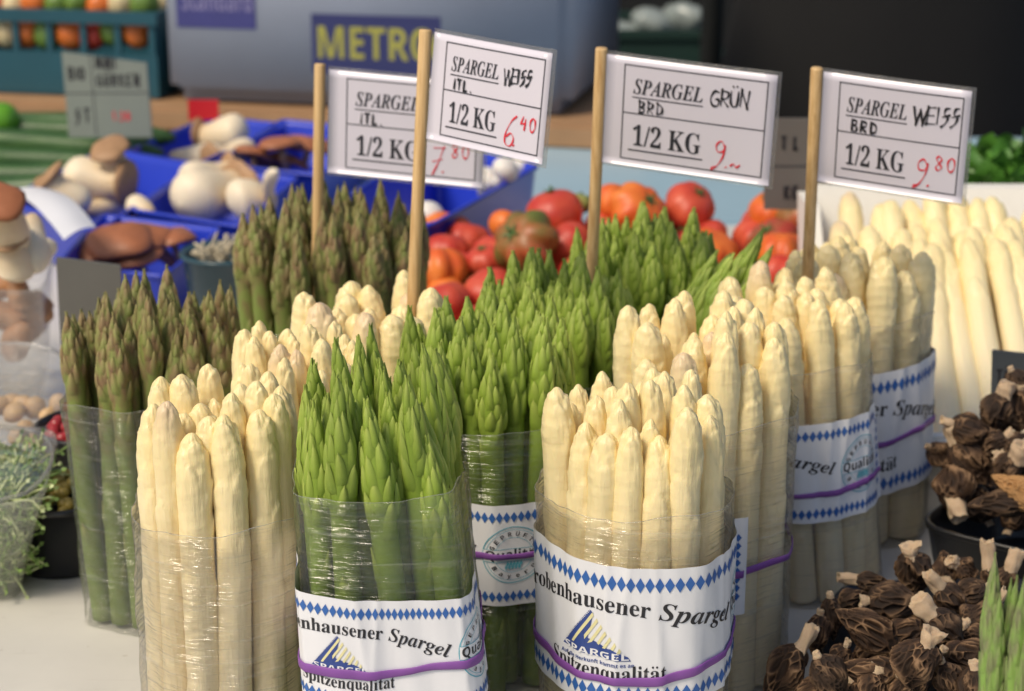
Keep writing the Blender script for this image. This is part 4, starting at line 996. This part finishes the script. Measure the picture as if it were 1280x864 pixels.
oyster((150,232),(137,186),0.064,0.114,18,23,'king oyster standing up with a flared brown cap')
oyster((110,262),(60,222),0.054,0.094,19,22,'king oyster with a dark brown cap beside the paper slip')
oyster((165,250),(100,262),0.044,0.044,15,0,'slim pale king oyster at the bottom of the left blue tray')
oyster((225,258),(300,232),0.059,0.069,36,33,'largest pale king oyster with a tan cap in the middle tray')
oyster((285,258),(345,244),0.059,0.069,29,0,'pale cut king oyster right of the largest one')
oyster((160,256),(190,268),0.064,0.059,15,0,'small white king oyster knob at the left rim of the middle tray')
oyster((224,222),(246,232),0.074,0.069,11,0,'small white knob behind the largest king oyster')
oyster((225,228),(290,214),.06,.065,20,22,'pale king oyster lying behind the largest one in the middle tray')
oyster((122,216),(62,238),.075,.07,17,20,'king oyster lying behind the fat white one in the left blue tray')
oyster((318,186),(262,196),.06,.06,15,17,'slim king oyster in front of the thick white one in the back tray')
oyster((346,214),(338,250),0.114,0.064,9,0,'slender white mushroom leaning by the purple asparagus bundle')
oyster((193,206),(206,214),0.049,0.044,10,0,'small pale lump in the right corner of the left blue tray')
def shii(px, py, z, r, label, group, tilt=(0,0), seed=0):
    c = at(px, py, z=z); s = depth(c)/FPX; R = r*s; e = empty('shiitake_mushroom', tuple(c), label, 'mushroom', group); e.rotation_euler = (tilt[0], tilt[1], seed)
    rg = random.Random(seed); p = rg.uniform(0,6); n = 24; vs = []; fs = []; pf = [(.25,-.02),(.80,-.05),(1,.03),(.97,.14),(.75,.30),(.4,.40),(.03,.43)]
    for r_, z_ in pf:
        for j in range(n): q = 2*PI*j/n; w = 1+.09*math.sin(2*q+p)+.05*math.sin(4*q+p*2); vs.append((R*r_*w*math.cos(q),R*r_*w*math.sin(q),R*(z_+.06*math.sin(3*q+p)*r_)))
    for i in range(len(pf)-1):
        for j in range(n): fs.append((i*n+j,i*n+(j+1)%n,(i+1)*n+(j+1)%n,(i+1)*n+j))
    fs.append(tuple(range(n))[::-1]); fs.append(tuple((len(pf)-1)*n+j for j in range(n)))
    mb = MB(); mb.add(vs, fs); obj('cap', mb.mesh('cap', M['shiitake']), e)
    mb = MB(); tube(mb, [(0,0,-.01*R),(.1*R,0,-.5*R),(.25*R,0,-.8*R)], [.16*R,.14*R,.15*R], 10); obj('stem', mb.mesh('stem', M['shiistem']), e)
g = 'shiitake in the back blue tray'
for i, a in enumerate([(318,196,0.059,30,'round shiitake at the left end of the back tray'),(352,184,0.074,32,'glossy brown shiitake beside the 7.80 flag dowel'),(385,184,0.069,30,'shiitake partly behind the 7.80 flag dowel'),(362,204,0.049,25,'dark shiitake low between the others in the back tray'),(340,206,0.044,22,'small shiitake at the front wall of the back tray')]): shii(*a, g, (-.3+.2*i,.3-.2*i), i)
g = 'reddish shiitake in the near blue tray'
for i, a in enumerate([(112,318,0.049,38,'shiitake at the left of the near blue tray'),(150,304,0.064,42,'biggest reddish shiitake of the near tray'),(185,298,0.064,35,'shiitake right behind the biggest reddish one'),(216,300,0.059,32,'rightmost reddish shiitake tilted over the rim'),(170,322,0.049,32,'low shiitake just above the asparagus tips'),(130,330,0.034,30,'shiitake near the grey sign back'),(196,318,0.044,28,'small shiitake at the right front of the near tray')]): shii(*a, g, (-.4+.15*i,.4-.15*i), i+9)
M['button'] = plain('white_mushroom_skin', (.78,.74,.68), .5, .06, 60, sss=.1)
bb = blob(.016, 1, .8, 0, 2, dent=-.02).mesh('mushroom_cap', M['button'])
bs = (lambda b: (tube(b, [(0,0,-.006),(0,0,-.022)], [.007,.006], 10), b.mesh('mushroom_stem', M['button']))[1])(MB())
for i, (px, py, z, l) in enumerate([(632,212,.125,'white button mushroom highest in the large blue tray'),(608,224,.11,'white button mushroom just right of the 7.80 flag'),(538,268,.10,'white button mushroom at the near rim of the large tray'),(652,206,.105,'button mushroom in the far right corner of the large tray')]):
    e = empty('button_mushroom', tuple(at(px,py,z=z)), l, 'mushroom', 'button mushrooms in the large blue tray'); obj('cap', bb, e); obj('stem', bs, e); e.rotation_euler = (.5*math.sin(i),.6*math.cos(i*2),i)
# ------------------------------------------------------------------ cucumbers
M['cuc'] = (lambda m: m)(mat('cucumber_skin', rough=.42)); N = NT(M['cuc'])
n_ = N.noise(N.coord((10,220,220)), 1, 3, .6); N.col(N.ramp(n_, [(.38,(.025,.075,.018)),(.58,(.050,.125,.028)),(.75,(.14,.22,.07))])); N.bump(N.noise(N.coord(), 200, 2), .3, .001)
def cuc_mesh(seed):
    mb = MB(); k = 20; pts = [(.34*(i/k-.5), .008*math.sin(PI*i/k+seed), .004*math.sin(i/k*4+seed)) for i in range(k+1)]
    tube(mb, pts, [.0165*max(.12,(1-abs(2*i/k-1)**7))**.6*(1+.03*math.sin(i+seed)) for i in range(k+1)], 16); return mb.mesh('cucumber', M['cuc'])
cm = [cuc_mesh(i) for i in range(3)]
for i, (px, py, z, l) in enumerate([(92,168,.070,'topmost cucumber right at the foot of the grey green board'),(75,183,.062,'cucumber second from the top of the pile'),(62,199,.050,'cucumber third from the top of the pile'),(50,216,.040,'fourth cucumber down, ending by the mushroom tray'),(30,234,.030,'lowest cucumber in front next to the blue tray'),(20,158,.052,'cucumber end sticking out at the back left of the pile'),(50,205,.018,'cucumber underneath the pile, mostly covered'),(20,250,.018,'cucumber at the left edge under the paper slip')]):
    c = at(px,py,z=z); o = obj('cucumber', cm[i%3], None, (c.x-.03, c.y, max(z,.018))); o.rotation_euler = (i, 0, -.06+.03*math.sin(i*3)); tag(o, l, 'cucumber', 'cucumbers piled at the left')
mb = blob(.028, 1, .95, .1, 8); o = obj('green_pepper', mb.mesh('green_pepper', plain('bright_green_pepper', (.12,.34,.02), .3, .15, 30)), None, at(-2,150,z=.09)); tag(o, 'bright green pepper at the left edge behind the cucumbers', 'vegetable')
# ------------------------------------------------------------------ tomatoes
def m_tom(name, c1, c2, sc=28):
    m = mat(name, rough=.45, sss=.06, sscale=.004); N = NT(m); n = N.noise(N.coord(), sc, 3, .5); N.col(N.ramp(n, [(.35,c1),(.62,c2)])); return m
TM = {'red': m_tom('red_tomato', (.50,.040,.025), (.62,.10,.045)), 'orange': m_tom('orange_tomato', (.68,.11,.02), (.74,.20,.03)), 'striped': m_tom('striped_tomato', (.42,.09,.03), (.13,.15,.03), 22), 'green': m_tom('green_tomato', (.16,.24,.05), (.30,.30,.08)), 'dark': m_tom('dark_tomato', (.42,.05,.03), (.24,.10,.035))}
TS = plain('tomato_stem', (.07,.13,.03), .6)
def tomato(px, py, r, kind, l, z, rib=.1, seed=0):
    c = at(px,py,z=z); s = depth(c)/FPX; e = empty('tomato', tuple(c), l, 'tomato', 'tomatoes piled behind the green asparagus'); e.rotation_euler = (-.5+.4*math.sin(seed*2.3), .5*math.cos(seed*1.7), seed)
    obj('flesh', blob(r*s, 1.06, .86, rib, seed, 42, 16).mesh('flesh', TM[kind]), e)
    mb = MB(); R = r*s
    for k in range(5):
        a = k*1.257; mb.add([(0,0,R*.76),(R*.12*math.cos(a-.6),R*.12*math.sin(a-.6),R*.78),(R*.38*math.cos(a),R*.38*math.sin(a),R*.86),(R*.12*math.cos(a+.6),R*.12*math.sin(a+.6),R*.78)],[(0,1,2,3)])
    tube(mb, [(0,0,R*.7),(0.1*R,0,R*.95)], R*.05, 6); obj('calyx', mb.mesh('calyx', TS), e)
TT = [(632,282,21,'orange','small orange tomato left of the striped one',.105,.03),(693,267,35,'red','big bright red tomato above the striped one',.12,.06),(657,303,38,'striped','large ribbed green-brown striped tomato',.11,.30),
(606,327,23,'red','red tomato left of the striped one',.085,.12),(573,340,24,'red','ribbed red tomato beside the large blue tray',.07,.16),(560,370,28,'orange','red-orange tomato at the left behind the white tips',.06,.05),
(598,362,25,'green','green tomato low at the left between red ones',.06,.05),(570,403,16,'red','red tomato lowest at the left behind the green tips',.05,.05),(708,306,31,'red','red tomato between the striped one and the 9.- dowel',.10,.08),
(770,254,25,'orange','orange-red tomato just right of the 9.- dowel',.13,.06),(797,264,34,'orange','wide ribbed orange tomato right of the 9.- dowel',.125,.22),(862,258,31,'red','red tomato under the lower right corner of the 9.- flag',.12,.10),
(724,254,15,'green','small green tomato left of the 9.- dowel',.12,.03),(858,268,20,'orange','orange-red tomato in front of the one under the 9.- flag',.11,.05),(887,292,21,'red','red tomato near the slanting green bundle',.095,.12),
(864,300,23,'red','red tomato behind the rear green tips at the right',.09,.12),(670,342,15,'red','little red tomato just above the green tips',.07,.05),(756,308,20,'red','red tomato half behind the rear green tips',.09,.05),
(755,285,22,'red','pinkish red tomato right beside the 9.- dowel',.105,.08),(832,280,16,'green','small green tomato in the right part of the pile',.10,.05),(963,264,26,'orange','orange tomato behind the dark grey board',.11,.10),
(997,268,31,'striped','green-orange tomato left of the 9.80 dowel',.11,.20),(967,306,33,'dark','dark red tomato beneath the orange one at the right',.085,.14),(880,316,20,'red','red tomato low at the right of the pile',.075,.08),(1000,300,26,'dark','dark tomato behind the white tips at the right',.08,.10)]
for i, (px,py,r,kd,l,z,rb) in enumerate(TT): tomato(px,py,r*1.05,kd,l,z,rb,i)
tr = random.Random(2)
pts_ = []
for i in range(400):
    x = tr.uniform(-.075,.29); y = tr.uniform(1.60,1.99); lay = i%2
    p = Vector((x,y,.024 if lay == 0 else min(.082,.055+(y-1.6)*.12)))
    if any((p-q_).length < .043 for q_ in pts_): continue
    pts_.append(p)
for i, p in enumerate(pts_):
    e = empty('tomato', tuple(p), 'red tomato in the bottom layer of the pile', 'tomato', 'bottom layer tomatoes'); e.rotation_euler = (0,0,i)
    if i < 1: tb = [blob(.024+.002*q,1.05,.88,.10+.07*q,3+q,42,16).mesh('flesh', TM[('red','red','orange')[q]]) for q in range(3)]
    e.rotation_euler = (tr.uniform(-.8,.5),tr.uniform(-.6,.6),i); obj('flesh', tb[i%3 if i%4 else 0], e)
# ------------------------------------------------------------------ leafy greens at the right
lg = random.Random(8)
def leafy(label, c, R, n, m, name='lettuce_bunch', cat='vegetable', size=.03, flat=.7):
    e = empty(name, tuple(c), label, cat); mb = MB()
    for i in range(n):
        a = lg.uniform(0,6.28); el = lg.uniform(-.1,1.4); q = lg.uniform(.3,1)
        p = Vector((math.cos(a)*math.cos(el), math.sin(a)*math.cos(el), math.sin(el)*flat))*R*q
        d = Vector((lg.uniform(-1,1),lg.uniform(-1,1),lg.uniform(0,1.2))).normalized(); s = d.cross(Vector((lg.uniform(-1,1),lg.uniform(-1,1),1))).normalized(); nn = d.cross(s); L = size*lg.uniform(.6,1.2); vs = []; 
        for k in range(5):
            t = k/4; w = L*.42*math.sin(PI*min(.97,.12+.85*t))*(1+.25*(k%2)); u = p+d*L*t+nn*L*.18*math.sin(PI*t)
            vs += [u-s*w+nn*w*.25, u, u+s*w+nn*w*.25]
        mb.add(vs, [f for k in range(4) for f in ((3*k,3*k+1,3*k+4,3*k+3),(3*k+1,3*k+2,3*k+5,3*k+4))])
    o = obj('leaves', mb.mesh('leaves', m), e); o['kind'] = 'stuff'
    return e
leafy('leafy green lettuce bunch behind the styrofoam box at the right edge', at(1262,250,D=2.0), .075, 330, M['leaf'])
leafy('smaller leafy green bunch left of the lettuce behind the styrofoam box', at(1224,240,D=1.98), .045, 120, M['leaf'])
# ------------------------------------------------------------------ left: boxes, pot, sprouts
bp = at(82,735,z=0); pc = Vector((-.265-.012, 1.255, 0)); 
pot = empty('black_pot', (at(80,700,D=1.29).x, 1.295, .001), 'small fluted black plastic pot full of yellow-green berries', 'pot')
mb = MB(); n = 40; vs = []; fs = []; pf = [(.036,0),(.0365,.003),(.044,.050),(.0465,.051),(.0465,.0545),(.0435,.055),(.0425,.050),(.035,.006),(.002,.005)]
for i, (r, z) in enumerate(pf):
    for j in range(n): a = 2*PI*j/n; rr = r*(1+(.018*math.sin(10*a) if 0 < i < 3 else 0)); vs.append((rr*math.cos(a),rr*math.sin(a),z))
for i in range(len(pf)-1):
    for j in range(n): fs.append((i*n+j,i*n+(j+1)%n,(i+1)*n+(j+1)%n,(i+1)*n+j))
fs.append(tuple(range(n))[::-1]); mb.add(vs, fs); obj('pot_body', mb.mesh('pot_body', M['black']), pot)
bm1 = blob(.0042,1,1,0,1,12,8,0).mesh('berry', plain('yellow_green_berry', (.36,.27,.06), .3, .35, 60)); br = random.Random(6)
bx = pot.location
for i in range(70):
    a = br.uniform(0,6.28); q = math.sqrt(br.random())*.036; o = obj('berry', bm1, None, (bx.x+q*math.cos(a), bx.y+q*math.sin(a), .048+.012*(1-(q/.036)**2)+br.uniform(-.003,.004)))
    tag(o, 'small yellow-green berry heaped in the black pot', 'berry', 'berries in the black pot')
# red currants in a dark pot behind
pot2 = empty('black_pot', (bx.x+.004, 1.40, .001), 'black pot of dark red currants behind the berry pot', 'pot')
mb = MB(); mb.add(vs, fs); obj('pot_body', mb.mesh('pot_body', M['black']), pot2); pot2.scale = (1,1,1.25)
bm2 = blob(.0050,1,1,0,1,12,8,0).mesh('currant', plain('red_currant', (.33,.03,.035), .25, .4, 60))
for i in range(60):
    a = br.uniform(0,6.28); q = math.sqrt(br.random())*.036; o = obj('currant', bm2, None, (bx.x+.004+q*math.cos(a), 1.40+q*math.sin(a), .062+.022*(1-(q/.036)**2)+br.uniform(-.003,.004)))
    tag(o, 'dark red currant heaped in the rear black pot', 'berry', 'currants in the rear black pot')
def clearbox(label, corners, z0, z1, taper=.85, name='clear_plastic_box', rnd=.2): return tray(name, label, 'box', corners, z0, z1, M['clear'], taper=taper, rnd=rnd)
# chestnut-coloured nuts
Bx = [Vector((-.47,1.36,0)),Vector((-.335,1.36,0)),Vector((-.335,1.50,0)),Vector((-.47,1.50,0))]
nutbox = clearbox('clear plastic punnet of pale nuts behind the sprouts', Bx, .002, .055)
nm_ = [blob(.0085,1.2,.85,.1,i,14,9,.05).mesh('nut', plain('pale_nut', (.60,.40,.20), .5, .3, 60)) for i in range(2)]
for i in range(62):
    o = obj('nut', nm_[i%2], None, (br.uniform(-.455,-.345), br.uniform(1.375,1.485), br.choice([.014,.03,.046,.058]))); o.rotation_euler = (br.uniform(0,3),br.uniform(0,3),br.uniform(0,3)); tag(o, 'pale brown nut heaped in the clear punnet', 'nut', 'nuts in the clear punnet')
# raised transparent lid of that punnet
def sheet_bent(boxe, P, m, sag=.01, n=12, corner=True):
    mb = MB(); vs = []; fs = []; c = sum(P, Vector())/4
    for i in range(n+1):
        for j in range(n+1):
            u, v = -1+2*i/n, -1+2*j/n
            uu, vv = (u*math.sqrt(1-.38*v*v), v*math.sqrt(1-.38*u*u)) if corner else (u, v); a, b = (uu+1)/2, (vv+1)/2
            p = P[0]*(1-a)*(1-b)+P[1]*a*(1-b)+P[2]*a*b+P[3]*(1-a)*b; nn = (P[1]-P[0]).cross(P[3]-P[0]).normalized(); vs.append(p+nn*sag*(1-max(abs(u),abs(v))**4)-c)
    for i in range(n):
        for j in range(n): k = i*(n+1)+j; fs.append((k,k+1,k+n+2,k+n+1))
    c0 = c; mb.add(vs, fs); e = obj('lid', mb.mesh('lid', m), boxe, c0-boxe.location)
    ed = [vs[k] for k in [i*(n+1) for i in range(n+1)]+[n*(n+1)+j for j in range(n+1)]+[i*(n+1)+n for i in range(n,-1,-1)]+list(range(n,-1,-1))]
    mb = MB(); tube(mb, ed, .0016, 6); obj('rim', mb.mesh('rim', M['film_edge']), e); return e
sheet_bent(nutbox,[at(-70,540,D=1.40),at(96,540,D=1.40),at(86,428,D=1.52),at(-60,430,D=1.52)],M['clear'],-.01)
# sprouts box
sp = [Vector((-.42,1.02,0)),Vector((-.245,1.06,0)),Vector((-.268,1.19,0)),Vector((-.45,1.17,0))]
sproutbox = clearbox('clear plastic box of green sprouts at the left edge', [at(-150,640,z=.085), at(52,628,z=.085), at(74,535,z=.085), at(-150,535,z=.085)], .002, .085, taper=.60)
sheet_bent(sproutbox,[at(-150,638,z=.087),at(52,626,z=.087),at(76,532,z=.087),at(-150,532,z=.087)],M['clear'],.012)
mb = MB(); sr = random.Random(12)
sb = sproutbox.location
for i in range(4200):
    z = sr.uniform(.008,.078); w_ = .55+.35*z/.085; x = sb.x+.056*w_*sr.uniform(-1.25,1.0); y = sb.y+.050*w_*sr.uniform(-1,1); p = Vector((x,y,z)); pts = [p]; d = Vector((sr.uniform(-1,1),sr.uniform(-1,1),sr.uniform(-.3,1))).normalized()
    for k in range(5): d = (d+Vector((sr.uniform(-1,1),sr.uniform(-1,1),sr.uniform(-1,1)))*.45).normalized(); p = p+d*.0045; pts.append(p)
    tube(mb, pts, .0009, 4, sr.choice([0,0,1,1]))
    s = d.orthogonal().normalized()*.0018; mb.add([p-s*.2,p+d*.002+s,p+d*.0045,p+d*.002-s],[(0,1,2,3)],sr.choice([0,0,1]))
o = obj('sprouts', mb.mesh('sprouts', [plain('sprout_green', (.26,.40,.10), .5), plain('sprout_pale', (.60,.68,.34), .5), plain('sprout_red', (.30,.14,.08), .5)])); tag(o, 'tangled green and white sprouts inside the clear box', 'sprouts', kind='stuff')
# clear tub with big king oysters and brown mushrooms
tb_ = clearbox('clear plastic tub of brown mushrooms at the left edge', [at(-120,345,D=1.62), at(52,345,D=1.60), at(72,318,D=1.78), at(-120,318,D=1.78)], .005, .118, taper=.80, name='clear_tub')
g = 'mushrooms in and over the clear tub at the left edge'
oyster((0,330),(-6,252),.13,.20,34,30,'huge white king oyster with an orange cap cut by the left edge',g,'shiitake')
oyster((48,340),(42,268),.13,.165,24,0,'upright pale king oyster with a cut end beside the paper slip',g)
oyster((66,318),(50,298),.14,.15,13,0,'cream cut stem end sticking out right over the tub',g)
oyster((20,352),(8,300),.12,.16,24,26,'tan king oyster between the white one and the pale one',g)
for i, (px,py,z,r,l) in enumerate([(10,395,.08,26,'brown mushroom in the upper left of the tub'),(42,385,.085,24,'brown mushroom at the right wall of the tub'),(22,425,.06,28,'brown mushroom at the bottom of the tub'),(-8,360,.10,26,'brown mushroom at the left edge of the tub'),(36,412,.05,22,'smaller brown mushroom low in the tub'),(25,368,.10,22,'brown mushroom just under the tub rim')]):
    c = at(px,py,z=z); s = depth(c)/FPX; mb = blob(r*s,1.25,.7,.22,i,30,14,.3); o = obj('brown_mushroom', mb.mesh('brown_mushroom', plain('brown_mushroom_skin', (.40,.20,.09), .55, .5, 70, bump=.5)), None, c); o.rotation_euler = (i,.3,i); tag(o, l, 'mushroom', g)
# dark teal bowl with pale shreds
bc = at(284,306,D=1.84); bowl = empty('dark_bowl', (bc.x, bc.y, .002), 'dark teal plastic bowl with pale root shreds behind the left asparagus', 'bowl')
mb = MB(); vs2 = []; fs2 = []; n = 32; pf = [(.030,0),(.036,.01),(.044,.088),(.048,.090),(.046,.094),(.041,.089),(.034,.014),(.002,.006)]
for r, z in pf:
    for j in range(n): a = 2*PI*j/n; vs2.append((r*math.cos(a),r*math.sin(a),z))
for i in range(len(pf)-1):
    for j in range(n): fs2.append((i*n+j,i*n+(j+1)%n,(i+1)*n+(j+1)%n,(i+1)*n+j))
fs2.append(tuple(range(n))[::-1]); mb.add(vs2, fs2); obj('bowl_body', mb.mesh('bowl_body', plain('dark_teal_plastic', (.03,.07,.09), .3, .2, 20)), bowl)
mb = MB()
for i in range(60):
    p = Vector((sr.uniform(-.026,.026),sr.uniform(-.026,.026),sr.uniform(.07,.095))); d = Vector((sr.uniform(-1,1),sr.uniform(-1,1),sr.uniform(-.2,.6))).normalized(); tube(mb, [p,p+d*.012,p+d*.02+Vector((0,0,.006))], .0014, 5)
o = obj('root_shreds', mb.mesh('root_shreds', plain('pale_root', (.55,.48,.34), .5)), None, bowl.location.copy()); tag(o, 'pale root shreds heaped in the dark teal bowl', 'vegetable', kind='stuff')
